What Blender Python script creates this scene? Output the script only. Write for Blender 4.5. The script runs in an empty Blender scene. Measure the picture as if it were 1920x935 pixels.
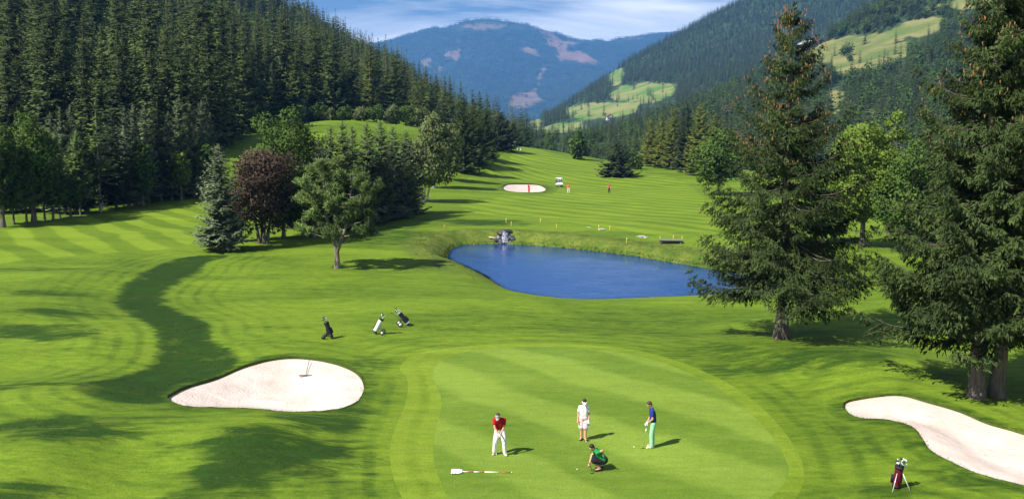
import bpy, bmesh, math, random
import numpy as np
from mathutils import Vector, Matrix, geometry

R = math.radians
scene = bpy.context.scene
COL = scene.collection
rng = np.random.default_rng(7)

# ------------------------------------------------------------------ camera
CAM = np.array([0.0, 0.0, 11.8])
FPX, W0, H0, HORIZON = 1800.0, 1920.0, 935.0, 245.0
PITCH = math.atan((H0 / 2 - HORIZON) / FPX)
cam_data = bpy.data.cameras.new('camera')
cam_data.sensor_width = 36.0
cam_data.lens = 36.0 * FPX / W0
cam_data.clip_start = 0.5
cam_data.clip_end = 40000.0
cam = bpy.data.objects.new('camera', cam_data)
COL.objects.link(cam)
cam.location = CAM
cam.rotation_euler = (math.pi / 2 - PITCH, 0, 0)
scene.camera = cam

# ------------------------------------------------------------------ sky and sun
SUN_ELEV, SUN_FWD = 47.0, 36.0        # shadows run right and away, SUN_FWD degrees off the picture's right
a = R(SUN_FWD); e = R(SUN_ELEV)
TO_SUN = Vector((-math.cos(a) * math.cos(e), -math.sin(a) * math.cos(e), math.sin(e)))
world = bpy.data.worlds.new('World')
scene.world = world
world.use_nodes = True
nt = world.node_tree
for n in list(nt.nodes):
    nt.nodes.remove(n)
N = nt.nodes.new
sky = N('ShaderNodeTexSky'); sky.sky_type = 'NISHITA'; sky.sun_disc = False
sky.sun_elevation = e
sky.sun_rotation = math.atan2(TO_SUN.x, TO_SUN.y)
sky.altitude = 1100; sky.air_density = 1.0; sky.dust_density = 0.1; sky.ozone_density = 4.0
tc = N('ShaderNodeTexCoord')
# thin cirrus: stretched noise on the sky's directions
mp = N('ShaderNodeMapping'); mp.inputs['Scale'].default_value = (1.5, 1.5, 9.0); mp.inputs['Rotation'].default_value = (0, R(5), 0)
mp.inputs['Location'].default_value = (1.3, 8.9, 0)
nt.links.new(tc.outputs['Generated'], mp.inputs['Vector'])
nz = N('ShaderNodeTexNoise'); nz.inputs['Scale'].default_value = 1.7; nz.inputs['Detail'].default_value = 8; nz.inputs['Roughness'].default_value = 0.55
nz.inputs['Distortion'].default_value = 0.5
nt.links.new(mp.outputs[0], nz.inputs['Vector'])
rp = N('ShaderNodeValToRGB'); rp.color_ramp.elements[0].position = 0.50; rp.color_ramp.elements[1].position = 0.72
rp.color_ramp.elements[1].color = (0.75, 0.75, 0.75, 1)
nt.links.new(nz.outputs['Fac'], rp.inputs[0])
mixc = N('ShaderNodeMixRGB'); mixc.inputs[2].default_value = (27.0, 26.0, 25.0, 1)
nt.links.new(rp.outputs[0], mixc.inputs[0]); nt.links.new(sky.outputs[0], mixc.inputs[1])
bg = N('ShaderNodeBackground'); bg.inputs['Strength'].default_value = 0.05
out = N('ShaderNodeOutputWorld')
nt.links.new(mixc.outputs[0], bg.inputs['Color']); nt.links.new(bg.outputs[0], out.inputs['Surface'])

sun_data = bpy.data.lights.new('sun', 'SUN'); sun_data.energy = 5.0; sun_data.angle = R(0.5); sun_data.color = (1.0, 0.95, 0.87)
sun = bpy.data.objects.new('sun', sun_data); COL.objects.link(sun)
sun.rotation_euler = TO_SUN.to_track_quat('Z', 'Y').to_euler()
sun.location = (-200, -150, 300)

vs = scene.view_settings
vs.view_transform = 'Standard'; vs.look = 'None'; vs.exposure = 0.84; vs.gamma = 1.0; vs.use_curve_mapping = False
scene.cycles.use_denoising = True
scene.cycles.max_bounces = 6; scene.cycles.diffuse_bounces = 2; scene.cycles.glossy_bounces = 3
scene.cycles.transmission_bounces = 4; scene.cycles.volume_bounces = 0; scene.cycles.transparent_max_bounces = 6
scene.cycles.caustics_reflective = False; scene.cycles.caustics_refractive = False

# ------------------------------------------------------------------ picture <-> world helpers
SP, CP = math.sin(PITCH), math.cos(PITCH)
def ray(u, v):
    u = np.asarray(u, float); v = np.asarray(v, float)
    x = (u - W0 / 2) / FPX; w = (H0 / 2 - v) / FPX
    return np.stack([x, CP + w * SP, -SP + w * CP], -1)
def at(u, v, d):                                   # the point seen at (u, v), d metres ahead
    r = ray(u, v)
    return CAM + r * (np.asarray(d, float) / r[..., 1])[..., None]
def at_z(u, v, z):
    r = ray(u, v)
    return CAM + r * ((z - CAM[2]) / r[..., 2])[..., None]
def project(P):
    P = np.asarray(P, float) - CAM
    f = P[..., 1] * CP - P[..., 2] * SP
    w = P[..., 1] * SP + P[..., 2] * CP
    return W0 / 2 + FPX * P[..., 0] / f, H0 / 2 - FPX * w / f

# value noise on numpy arrays
def _hash(ix, iy, seed):
    h = (ix.astype(np.int64) * 374761393 + iy.astype(np.int64) * 668265263 + seed * 974711) & 0x7fffffff
    h = ((h ^ (h >> 13)) * 1274126177) & 0x7fffffff
    return ((h ^ (h >> 16)) & 0xffff) / 65535.0
def vnoise(x, y, seed=0):
    ix = np.floor(x); iy = np.floor(y); fx = x - ix; fy = y - iy
    fx = fx * fx * (3 - 2 * fx); fy = fy * fy * (3 - 2 * fy)
    n = lambda dx, dy: _hash(ix + dx, iy + dy, seed)
    return (n(0, 0) * (1 - fx) + n(1, 0) * fx) * (1 - fy) + (n(0, 1) * (1 - fx) + n(1, 1) * fx) * fy
def fbm(x, y, seed=0, octs=4):
    s = 0; a = 1; t = 0
    for o in range(octs):
        s = s + a * (vnoise(x * 2 ** o, y * 2 ** o, seed + o * 17) - 0.5); t += a; a *= 0.5
    return s / t * 2
def smooth(x, a, b):
    t = np.clip((x - a) / (b - a), 0, 1); return t * t * (3 - 2 * t)
def seg_dist(P, poly):                             # unsigned distance to a closed outline
    d = np.full(len(P), 1e9)
    for i in range(len(poly)):
        p, q = poly[i], poly[(i + 1) % len(poly)]
        v = q - p; t = np.clip(((P - p) @ v) / max(v @ v, 1e-9), 0, 1)
        d = np.minimum(d, np.hypot(*(P - p - t[:, None] * v).T))
    return d
def inside(P, poly):
    c = np.zeros(len(P), bool)
    for i in range(len(poly)):
        (x1, y1), (x2, y2) = poly[i], poly[(i + 1) % len(poly)]
        if y1 == y2: continue
        k = (P[:, 1] > y1) != (P[:, 1] > y2)
        c ^= k & (P[:, 0] < (x2 - x1) * (P[:, 1] - y1) / (y2 - y1) + x1)
    return c
def sdf(P, poly):                                  # negative inside
    d = np.full(len(P), 60.0)
    lo = poly.min(0) - 25; hi = poly.max(0) + 25
    k = ((P > lo) & (P < hi)).all(1)
    if k.any():
        s = seg_dist(P[k], poly); s[inside(P[k], poly)] *= -1; d[k] = s
    return d
def curve(pts, step):                              # closed Catmull-Rom outline resampled at about step
    pts = np.asarray(pts, float); n = len(pts); o = []
    for i in range(n):
        p0, p1, p2, p3 = pts[i - 1], pts[i], pts[(i + 1) % n], pts[(i + 2) % n]
        k = max(1, int(np.hypot(*(p2 - p1)) / step))
        for t in np.arange(k) / k:
            o.append(0.5 * (2 * p1 + (p2 - p0) * t + (2 * p0 - 5 * p1 + 4 * p2 - p3) * t * t + (3 * p1 - p0 - 3 * p2 + p3) * t ** 3))
    return np.array(o)

# ------------------------------------------------------------------ object helpers
def np_mesh(name, V, F, attrs=None, smooth_shade=False):
    """F: an (n,k) array, or a list of such arrays"""
    me = bpy.data.meshes.new(name)
    Fs = F if isinstance(F, list) else [F]
    Fs = [np.asarray(f, np.int32) for f in Fs if len(f)]
    V = np.asarray(V, np.float32)
    me.vertices.add(len(V)); me.vertices.foreach_set('co', V.ravel())
    lt = np.concatenate([np.full(len(f), f.shape[1], np.int32) for f in Fs])
    idx = np.concatenate([f.ravel() for f in Fs])
    me.loops.add(len(idx)); me.loops.foreach_set('vertex_index', idx)
    me.polygons.add(len(lt))
    ls = np.zeros(len(lt), np.int32); ls[1:] = np.cumsum(lt)[:-1]
    me.polygons.foreach_set('loop_start', ls); me.polygons.foreach_set('loop_total', lt)
    me.polygons.foreach_set('use_smooth', np.full(len(lt), smooth_shade))
    me.update(calc_edges=True)
    for k, v in (attrs or {}).items():
        v = np.asarray(v, np.float32)
        if v.ndim == 2: me.attributes.new(k, 'FLOAT_VECTOR', 'POINT').data.foreach_set('vector', v.ravel())
        else: me.attributes.new(k, 'FLOAT', 'POINT').data.foreach_set('value', v)
    return me
def link(name, me, mat=None, parent=None, **props):
    o = bpy.data.objects.new(name, me); COL.objects.link(o)
    if mat is not None and me is not None:
        ms = mat if isinstance(mat, (list, tuple)) else [mat]
        if not me.materials:
            for m in ms: me.materials.append(m)
    o.parent = parent
    for k, v in props.items(): o[k] = v
    return o
def thing(name, label, category, loc=(0, 0, 0), rz=0.0, group=None, scale=1.0):
    o = bpy.data.objects.new(name, None); COL.objects.link(o)
    o.empty_display_size = 0.3
    o.location = loc; o.rotation_euler = (0, 0, rz); o.scale = (scale,) * 3
    o['label'] = label; o['category'] = category
    if group: o['group'] = group
    return o

class MB:
    """collects simple shapes; build() links them as one mesh"""
    def __init__(s): s.V = []; s.F = []
    def add(s, V, F):
        b = len(s.V); s.V += [tuple(v) for v in V]; s.F += [tuple(i + b for i in f) for f in F]; return s
    def box(s, c, size, rot=None, taper=1.0, bevel=0.0):
        sx, sy, sz = [q / 2 for q in size]
        bm = bmesh.new(); bmesh.ops.create_cube(bm, size=1)
        for v in bm.verts:
            k = taper if v.co.z > 0 else 1
            v.co = Vector((v.co.x * 2 * sx * k, v.co.y * 2 * sy * k, v.co.z * 2 * sz))
        if bevel: bmesh.ops.bevel(bm, geom=bm.edges[:], offset=bevel, segments=2, affect='EDGES', profile=0.6)
        if rot is not None: bmesh.ops.rotate(bm, verts=bm.verts, matrix=rot.to_3x3())
        bm.verts.ensure_lookup_table()
        s.add([v.co + Vector(c) for v in bm.verts], [[v.index for v in f.verts] for f in bm.faces]); bm.free(); return s
    def tube(s, pts, rad, n=8, cap=True):
        pts = [Vector(p) for p in pts]; rad = rad if isinstance(rad, (list, tuple)) else [rad] * len(pts)
        b = len(s.V); ref = Vector((0.31, 0.17, 0.93)).normalized()
        for i, p in enumerate(pts):
            t = (pts[min(i + 1, len(pts) - 1)] - pts[max(i - 1, 0)]).normalized()
            u = t.cross(ref)
            if u.length < 1e-3: u = t.cross(Vector((1, 0, 0)))
            u.normalize(); w = t.cross(u)
            for k in range(n):
                q = 2 * math.pi * k / n
                s.V.append(tuple(p + rad[i] * (math.cos(q) * u + math.sin(q) * w)))
        for i in range(len(pts) - 1):
            for k in range(n):
                s.F.append((b + i * n + k, b + i * n + (k + 1) % n, b + (i + 1) * n + (k + 1) % n, b + (i + 1) * n + k))
        if cap:
            s.F.append(tuple(b + k for k in range(n))[::-1]); s.F.append(tuple(b + (len(pts) - 1) * n + k for k in range(n)))
        return s
    def ball(s, c, r, seg=12, rings=8, rot=None):
        r = r if isinstance(r, (tuple, list)) else (r, r, r)
        b = len(s.V)
        for i in range(rings + 1):
            th = math.pi * i / rings
            for k in range(seg):
                ph = 2 * math.pi * k / seg
                v = Vector((r[0] * math.sin(th) * math.cos(ph), r[1] * math.sin(th) * math.sin(ph), r[2] * math.cos(th)))
                if rot is not None: v = rot @ v
                s.V.append(tuple(v + Vector(c)))
        for i in range(rings):
            for k in range(seg):
                s.F.append((b + i * seg + k, b + (i + 1) * seg + k, b + (i + 1) * seg + (k + 1) % seg, b + i * seg + (k + 1) % seg))
        return s
    def mesh(s, name, smooth_shade=True):
        me = bpy.data.meshes.new(name); me.from_pydata(s.V, [], s.F); me.validate(); me.update()
        for p in me.polygons: p.use_smooth = smooth_shade
        return me
    def build(s, name, mat, parent=None, smooth_shade=True, **props):
        return link(name, s.mesh(name, smooth_shade), mat, parent, **props)

# ------------------------------------------------------------------ materials
def new_mat(name):
    m = bpy.data.materials.new(name); m.use_nodes = True
    nt = m.node_tree
    for n in list(nt.nodes): nt.nodes.remove(n)
    o = nt.nodes.new('ShaderNodeOutputMaterial'); return m, nt, o
def nd(nt, t, **kw):
    n = nt.nodes.new(t)
    for k, v in kw.items():
        if hasattr(n, k): setattr(n, k, v)
        else: n.inputs[k].default_value = v
    return n
def mixrgb(nt, f, c1, c2, mode='MIX'):
    n = nt.nodes.new('ShaderNodeMixRGB'); n.blend_type = mode
    for i, v in ((0, f), (1, c1), (2, c2)):
        if hasattr(v, 'is_output') or hasattr(v, 'links'): nt.links.new(v, n.inputs[i])
        else: n.inputs[i].default_value = v if i == 0 else (*v[:3], 1)
    return n.outputs[0]
def math_n(nt, op, x, y=0.0, z=None):
    n = nt.nodes.new('ShaderNodeMath'); n.operation = op
    for i, v in enumerate((x, y) if z is None else (x, y, z)):
        if hasattr(v, 'links'): nt.links.new(v, n.inputs[i])
        else: n.inputs[i].default_value = v
    return n.outputs[0]
def ramp(nt, x, a, b):
    n = nt.nodes.new('ShaderNodeMapRange'); n.interpolation_type = 'SMOOTHSTEP'
    nt.links.new(x, n.inputs[0]); n.inputs[1].default_value = a; n.inputs[2].default_value = b
    return n.outputs[0]
def noise_n(nt, vec, scale, detail=3, rough=0.55, dist=0.0):
    n = nt.nodes.new('ShaderNodeTexNoise'); n.inputs['Scale'].default_value = scale
    n.inputs['Distortion'].default_value = dist; n.inputs['Detail'].default_value = detail; n.inputs['Roughness'].default_value = rough
    if vec is not None: nt.links.new(vec, n.inputs['Vector'])
    return n.outputs['Fac']
def mapping(nt, vec, rot=0.0, scale=(1, 1, 1), loc=(0, 0, 0)):
    n = nt.nodes.new('ShaderNodeMapping'); n.inputs['Rotation'].default_value = (0, 0, rot)
    n.inputs['Scale'].default_value = scale; n.inputs['Location'].default_value = loc
    nt.links.new(vec, n.inputs['Vector']); return n.outputs[0]
def attr(nt, name):
    n = nt.nodes.new('ShaderNodeAttribute'); n.attribute_name = name; return n.outputs['Fac']
def bump(nt, h, strength, dist=0.05):
    n = nt.nodes.new('ShaderNodeBump'); n.inputs['Strength'].default_value = strength; n.inputs['Distance'].default_value = dist
    nt.links.new(h, n.inputs['Height']); return n.outputs[0]
def bsdf(nt, out, col, rough=0.6, spec=0.3, normal=None, metallic=0.0, coat=0.0):
    b = nt.nodes.new('ShaderNodeBsdfPrincipled')
    for k, v in (('Base Color', col), ('Roughness', rough), ('Specular IOR Level', spec), ('Metallic', metallic), ('Coat Weight', coat)):
        if hasattr(v, 'links'): nt.links.new(v, b.inputs[k])
        else: b.inputs[k].default_value = (*v, 1) if k == 'Base Color' else v
    if normal is not None: nt.links.new(normal, b.inputs['Normal'])
    nt.links.new(b.outputs[0], out.inputs['Surface']); return b
_plain = {}
def plain(name, col, rough=0.5, spec=0.4, metallic=0.0, var=0.12, scale=30.0, coat=0.0):
    if name in _plain: return _plain[name]
    m, nt, o = new_mat(name)
    tcn = nd(nt, 'ShaderNodeTexCoord')
    f = noise_n(nt, tcn.outputs['Object'], scale, 4)
    c = mixrgb(nt, f, tuple(q * (1 - var) for q in col), tuple(min(1, q * (1 + var)) for q in col))
    bsdf(nt, o, c, rough, spec, bump(nt, f, 0.15, 0.01), metallic, coat)
    _plain[name] = m; return m
# ------------------------------------------------------------------ the lie of the land
CTRL = [  # x, y, height: level golf ground, rising left, cresting ahead and dropping to the valley
 (-60,10,.3),(0,10,-.3),(60,10,.3),(-30,30,.2),(0,30,0),(30,30,.1),(0,45,0),(-20,45,.1),(20,48,.15),(0,60,.1),(-35,60,.6),(35,60,.4),
 (-60,80,.8),(-30,80,.4),(0,75,.0),(30,75,.0),(60,80,.6),(-90,105,1.6),(-60,105,1.1),(-30,100,.7),(0,105,.5),(30,105,.4),(60,105,.4),(95,105,1),
 (-110,140,3),(-70,140,2.2),(-38,140,1.6),(-15,140,.9),(15,145,.3),(50,145,0),(90,150,0),(-140,170,7),(-95,170,5.5),(-54,175,7.2),(-28,170,3.0),
 (-10,175,1.6),(8,180,.2),(40,185,-.2),(80,195,-.6),(130,190,-1),(-101,190,8),(-56,190,9.6),(-65,212,10.5),(-37,215,12.2),(-20,205,5.5),(-6,215,3.0),
 (12,220,.9),(40,230,.8),(75,240,.2),(-45,233,13.9),(-30,236,13.0),(-22,242,12.2),(-58,255,12.5),(-64,236,10.5),(-35,285,16),(-27,308,12),(-16,255,7.0),(-15,335,8.4),(-5,270,4.2),
 (12,270,2.8),(35,275,1.7),(65,285,.6),(3,345,6.3),(14,335,5.0),(28,320,2.7),(-6,375,7.0),(10,390,2),(40,370,-6),(90,340,-7),(140,290,-4),(200,260,-4),
 (-160,220,11),(-120,260,14),(-90,300,15),(-60,350,13),(-30,420,4),(0,470,-16),(60,460,-22),(160,420,-20),(300,360,-20),(-250,150,8),(200,120,2),(-200,60,6),(200,40,2),
 (0,600,-34),(200,600,-34),(-150,600,-30),(400,500,-34),(0,-60,0),(-150,-60,2),(150,-60,1)]
_cp = np.array(CTRL, float)
def _tps(r2): return 0.5 * r2 * np.log(r2 + 1e-9)
_n = len(_cp)
_A = np.zeros((_n + 3, _n + 3))
_d2 = ((_cp[:, None, :2] - _cp[None, :, :2]) ** 2).sum(-1) * 1e-4
_A[:_n, :_n] = _tps(_d2) + np.eye(_n) * 1e-3
_A[:_n, _n] = 1; _A[:_n, _n + 1:] = _cp[:, :2] * 0.01; _A[_n:, :_n] = _A[:_n, _n:].T
_w = np.linalg.solve(_A, np.concatenate([_cp[:, 2], np.zeros(3)]))
def base_h(x, y):
    x = np.asarray(x, float); y = np.asarray(y, float); sh = x.shape
    xf = np.clip(x.ravel(), -320, 420); yf = np.clip(y.ravel(), -80, 620); o = np.empty(len(xf))
    for i in range(0, len(xf), 20000):
        X = np.stack([xf[i:i + 20000], yf[i:i + 20000]], -1)
        d2 = ((X[:, None, :] - _cp[None, :, :2]) ** 2).sum(-1) * 1e-4
        o[i:i + 20000] = _tps(d2) @ _w[:_n] + _w[_n] + X @ _w[_n + 1:] * 0.01
    far = smooth(y.ravel(), 480, 640)
    return (o * (1 - far) - 36 * far).reshape(sh)
MOUNDS = [  # picture x, y, height, radius: swells and hollows round the green and the bunkers
 (470,835,.55,3.2),(640,800,.35,2.2),(120,760,.5,4),(60,880,.6,3.5),(250,880,-.35,2.6),(330,690,-.35,4),(200,640,.5,4.5),(60,600,.4,4),(520,640,.3,4),
 (1660,830,.35,3),(1500,690,.4,5),(1640,700,.5,4),(1300,610,-.25,5),(850,600,.2,6),(120,540,.5,6),(350,560,-.4,6),(1000,600,-.15,7),(30,690,-.3,3)]
_mo = [(*at_z(u, v, 0)[:2], hh, rr) for u, v, hh, rr in MOUNDS]

def world_poly(px, z=None, step=0.6):
    """picture outline -> ground outline"""
    px = np.array(px, float)
    if z is not None: P = at_z(px[:, 0], px[:, 1], z)[:, :2]
    else: P = np.array([hit(u, v, base_h)[:2] for u, v in px])
    return curve(P, step)
def hit(u, v, h, y0=14.0, y1=640.0):
    ys = np.concatenate([np.arange(y0, 140, 0.8), np.arange(140, y1, 2.5)])
    for _ in range(2):                             # march along the sight line, then again inside the step that met the ground
        P = at(np.full(len(ys), u), np.full(len(ys), v), ys)
        dz = P[:, 2] - h(P[:, 0], P[:, 1])
        if not (dz < 0).any(): return P[-1]
        i = max(int(np.argmax(dz < 0)), 1)
        lo, hi = ys[i - 1], ys[i]; f = dz[i - 1] / max(dz[i - 1] - dz[i], 1e-9)
        ys = np.linspace(lo, hi, 12)
    return at(u, v, lo + (hi - lo) * min(max(f, 0), 1))

WATER_Z = -0.75
POND = world_poly([(840,481),(848,467),(868,460),(920,457),(980,459),(1040,463),(1110,470),(1180,479),(1250,490),(1310,500),(1380,512),(1470,528),(1450,545),
  (1345,550),(1300,553),(1200,557),(1120,560),(1060,558),(1000,551),(950,540),(915,520),(880,504),(850,493)], WATER_Z, 0.8)
GREEN = world_poly([(812,700),(830,674),(890,658),(1000,651),(1100,655),(1200,670),(1290,700),(1370,745),(1430,800),(1470,855),(1478,890),(1450,925),(1400,960),
  (1200,1010),(1000,1020),(870,980),(828,905),(812,850),(820,795),(828,750)], 0.0, 0.5)
COLLAR = world_poly([(749,690),(775,666),(830,655),(900,648),(1000,644),(1100,648),(1200,660),(1280,682),(1350,712),(1405,746),(1455,792),(1494,845),(1508,890),
  (1490,935),(1440,980),(1250,1050),(1000,1062),(820,1010),(748,920),(731,850),(740,805),(756,768),(765,730),(762,706)], 0.0, 0.5)
BUNKER_L = world_poly([(315,756),(325,744),(360,722),(410,702),(450,688),(500,677),(550,673),(600,676),(640,685),(668,698),(681,716),(681,735),(668,755),(640,768),(600,778),
  (540,784),(480,779),(420,775),(345,771)], 0.0, 0.25)
BUNKER_R = world_poly([(1582,762),(1592,755),(1640,752),(1690,752),(1740,763),(1800,780),(1850,800),(1920,821),(2050,868),(2120,920),(2040,945),(1920,911),(1850,895),(1800,880),
  (1748,860),(1730,840),(1715,820),(1690,804),(1655,795),(1612,788),(1590,776)], 0.0, 0.25)
BUNKER_F = world_poly([(944,350),(957,346),(1000,346),(1015,349),(1023,355),(1018,360),(990,361.5),(960,360),(946,356)], None, 0.8)
STRIP = world_poly([(430,486),(350,489),(310,499),(268,520),(235,545),(214,566),(217,583),(245,603),(278,622),(292,645),(285,668),(262,684),(215,702),(165,722),(139,745),(152,761),
  (215,771),(270,769),(312,764),(340,728),(420,694),(455,672),(430,655),(398,640),(397,615),(372,600),(330,582),(312,566),(314,550),(338,535),(374,515),(392,500)], 0.1, 0.5)
FAIRWAY = world_poly([(968,282),(1000,278),(1050,290),(1110,307),(1170,321),(1240,330),(1290,347),(1325,378),(1348,410),(1350,436),(1250,440),(1150,428),(1050,414),(950,404),
  (880,396),(865,385),(900,375),(960,368),(1030,366),(1046,352),(1020,341),(960,340),(925,334),(916,318),(930,300)], None, 1.5)
FAIRWAY_L = world_poly([(-260,520),(-200,455),(-60,440),(40,428),(160,408),(280,390),(370,372),(382,400),(372,440),(350,462),(290,470),(180,478),(60,488),(-80,505)], None, 1.2)
def carve(P, h):
    """hollow for the pond"""
    s = sdf(P, POND)
    back = smooth(P[:, 1], 72, 86)
    near = s < 24.9
    k = 0.16 + 0.42 * back
    prof = WATER_Z - 0.02 + np.where(s > 0, k * s, 0.5 * s)
    rim = np.where(prof < h - 0.25, prof, np.where(prof > h + 0.25, h, h - (h + 0.25 - prof) ** 2 / 1.0))
    return np.where(near, np.maximum(rim, -2.6), h)
def height(x, y):
    x = np.asarray(x, float); y = np.asarray(y, float); P = np.stack([x.ravel(), y.ravel()], -1)
    h = base_h(P[:, 0], P[:, 1])
    g = smooth(sdf(P, COLLAR), 0, 6)
    und = 0.22 * fbm(P[:, 0] / 13, P[:, 1] / 13, 3, 2) + 0.10 * fbm(P[:, 0] / 4.5, P[:, 1] / 4.5, 8, 2)
    for mx_, my_, hh, rr in _mo:
        und = und + hh * np.exp(-((P[:, 0] - mx_) ** 2 + (P[:, 1] - my_) ** 2) / (rr * rr))
    far = smooth(P[:, 1], 130, 180)
    und2 = (0.5 * fbm(P[:, 0] / 28, P[:, 1] / 28, 5, 2) + 0.9 * fbm(P[:, 0] / 11, P[:, 1] / 16, 15, 2) * smooth(h, 9, 13)) * far
    h = h + g * und * (1 - far) + und2 + (1 - g) * 0.07 * fbm(P[:, 0] / 7, P[:, 1] / 9, 21, 2)
    return carve(P, h).reshape(x.shape)
def gz(x, y): return float(height(np.array([x]), np.array([y]))[0])
def ground(u, v):                                  # ground point seen at (u, v)
    return hit(u, v, height)
def px_per_m(p): return FPX / (p[1] * CP - (p[2] - CAM[2]) * SP)

# ------------------------------------------------------------------ turf materials
def grass_mat(name, dark, light, stripe=None, streak=(0.3, 1.6), mottled=0.5, extra=True, dark_tone=(0.010, 0.029, 0.003)):
    m, nt, o = new_mat(name)
    pos = nd(nt, 'ShaderNodeNewGeometry').outputs['Position']
    big = noise_n(nt, mapping(nt, pos, R(-8), (0.45, 1, 1)), 0.13, 4, .6, .8)
    mid = noise_n(nt, mapping(nt, pos, R(streak[0] * 57), (0.16, 1.0, 1)), streak[1], 5, 0.68, 1.1)
    fine = noise_n(nt, pos, 11.0, 3, 0.7)
    grain = noise_n(nt, mapping(nt, pos, R(streak[0] * 57), (0.5, 1.0, 1)), 3.0, 5, 0.75)
    f = math_n(nt, 'ADD', math_n(nt, 'ADD', math_n(nt, 'MULTIPLY', ramp(nt, big, 0.34, 0.66), 0.36), math_n(nt, 'MULTIPLY', ramp(nt, mid, 0.30, 0.70), 0.30)), math_n(nt, 'MULTIPLY', ramp(nt, grain, 0.30, 0.70), 0.34))
    if stripe:
        ang, per, amt = stripe
        v = mapping(nt, pos, -ang, (1, 1, 1))
        sx = nd(nt, 'ShaderNodeSeparateXYZ'); nt.links.new(v, sx.inputs[0])
        wob = math_n(nt, 'ADD', sx.outputs['Y'], math_n(nt, 'MULTIPLY', noise_n(nt, pos, 0.09, 2), per * 0.7))
        wv = math_n(nt, 'SINE', math_n(nt, 'MULTIPLY', wob, 2 * math.pi / per))
        st = ramp(nt, wv, -0.45, 0.45)
        f = math_n(nt, 'ADD', math_n(nt, 'MULTIPLY', f, 1 - amt), math_n(nt, 'MULTIPLY', st, amt))
    fl = attr(nt, 'flow')
    ln = math_n(nt, 'SINE', math_n(nt, 'MULTIPLY', math_n(nt, 'ADD', fl, math_n(nt, 'MULTIPLY', big, 1.2)), 2 * math.pi / 1.15))
    fade = math_n(nt, 'MULTIPLY', math_n(nt, 'SUBTRACT', 1.0, ramp(nt, fl, 1.0, 8.0)), ramp(nt, noise_n(nt, pos, .16, 3), .25, .65))
    f = math_n(nt, 'SUBTRACT', f, math_n(nt, 'MULTIPLY', math_n(nt, 'MULTIPLY', ramp(nt, ln, -.2, 1.0), fade), .26))
    f = math_n(nt, 'MAXIMUM', f, 0.0)
    c = mixrgb(nt, f, dark, light)
    if extra:
        # coarser, darker grass of the unmown strip, the darker patch tone, and tall dry grass on the pond bank
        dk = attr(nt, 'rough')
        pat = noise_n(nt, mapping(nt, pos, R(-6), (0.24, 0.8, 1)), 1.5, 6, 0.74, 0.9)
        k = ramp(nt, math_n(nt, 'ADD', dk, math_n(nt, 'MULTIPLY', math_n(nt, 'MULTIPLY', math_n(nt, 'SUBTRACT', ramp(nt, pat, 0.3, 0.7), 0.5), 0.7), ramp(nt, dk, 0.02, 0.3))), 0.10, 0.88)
        tone = mixrgb(nt, ramp(nt, pat, 0.3, 0.75), dark_tone, tuple(q * 2.2 for q in dark_tone))
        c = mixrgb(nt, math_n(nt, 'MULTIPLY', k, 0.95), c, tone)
        bk = attr(nt, 'bank')
        dry = mixrgb(nt, ramp(nt, noise_n(nt, pos, 0.55, 5, 0.75), 0.36, 0.66), (0.055, 0.125, 0.012), (0.18, 0.235, 0.035))
        dry = mixrgb(nt, ramp(nt, noise_n(nt, pos, 5.0, 3), 0.35, 0.75), dry, (0.10, 0.10, 0.02))
        c = mixrgb(nt, bk, c, dry)
    c = mixrgb(nt, math_n(nt, 'MULTIPLY', ramp(nt, noise_n(nt, pos, 4.2, 5, .8), .60, .74), .34), c, (0.20, 0.29, 0.06))
    c = mixrgb(nt, math_n(nt, 'MULTIPLY', ramp(nt, noise_n(nt, pos, .35, 4, .7), .56, .72), .30), c, (0.17, 0.215, 0.022))
    c = mixrgb(nt, math_n(nt, 'MULTIPLY', ramp(nt, fine, 0.25, 0.75), 0.55), c, mixrgb(nt, 1.0, c, (0.55, 0.62, 0.5), 'MULTIPLY'))
    hgt = math_n(nt, 'ADD', math_n(nt, 'MULTIPLY', fine, 1.0), math_n(nt, 'MULTIPLY', mid, mottled))
    bsdf(nt, o, c, 0.85, 0.12, bump(nt, hgt, 0.55, 0.06))
    return m
M_ROUGH = grass_mat('rough_grass', (0.042, 0.086, 0.006), (0.196, 0.29, 0.02))
M_GREEN = grass_mat('green_grass', (0.08, 0.144, 0.011), (0.232, 0.328, 0.044), stripe=(R(-52), 5.2, 0.34), streak=(0.3, 0.8), mottled=0.1, extra=False)
M_COLLAR = grass_mat('collar_grass', (0.098, 0.163, 0.009), (0.226, 0.312, 0.028), streak=(1.2, 1.0), mottled=0.15, extra=False)
M_FAIR = grass_mat('fairway_grass', (0.07, 0.125, 0.008), (0.22, 0.316, 0.022), stripe=(R(-50), 4.8, 0.32), streak=(-0.9, 0.5), mottled=0.2, extra=False)
M_FAIR_L = grass_mat('left_fairway_grass', (0.07, 0.125, 0.008), (0.22, 0.316, 0.022), stripe=(R(-54), 4.4, 0.40), streak=(-1.0, 0.5), mottled=0.2, extra=False)

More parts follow.
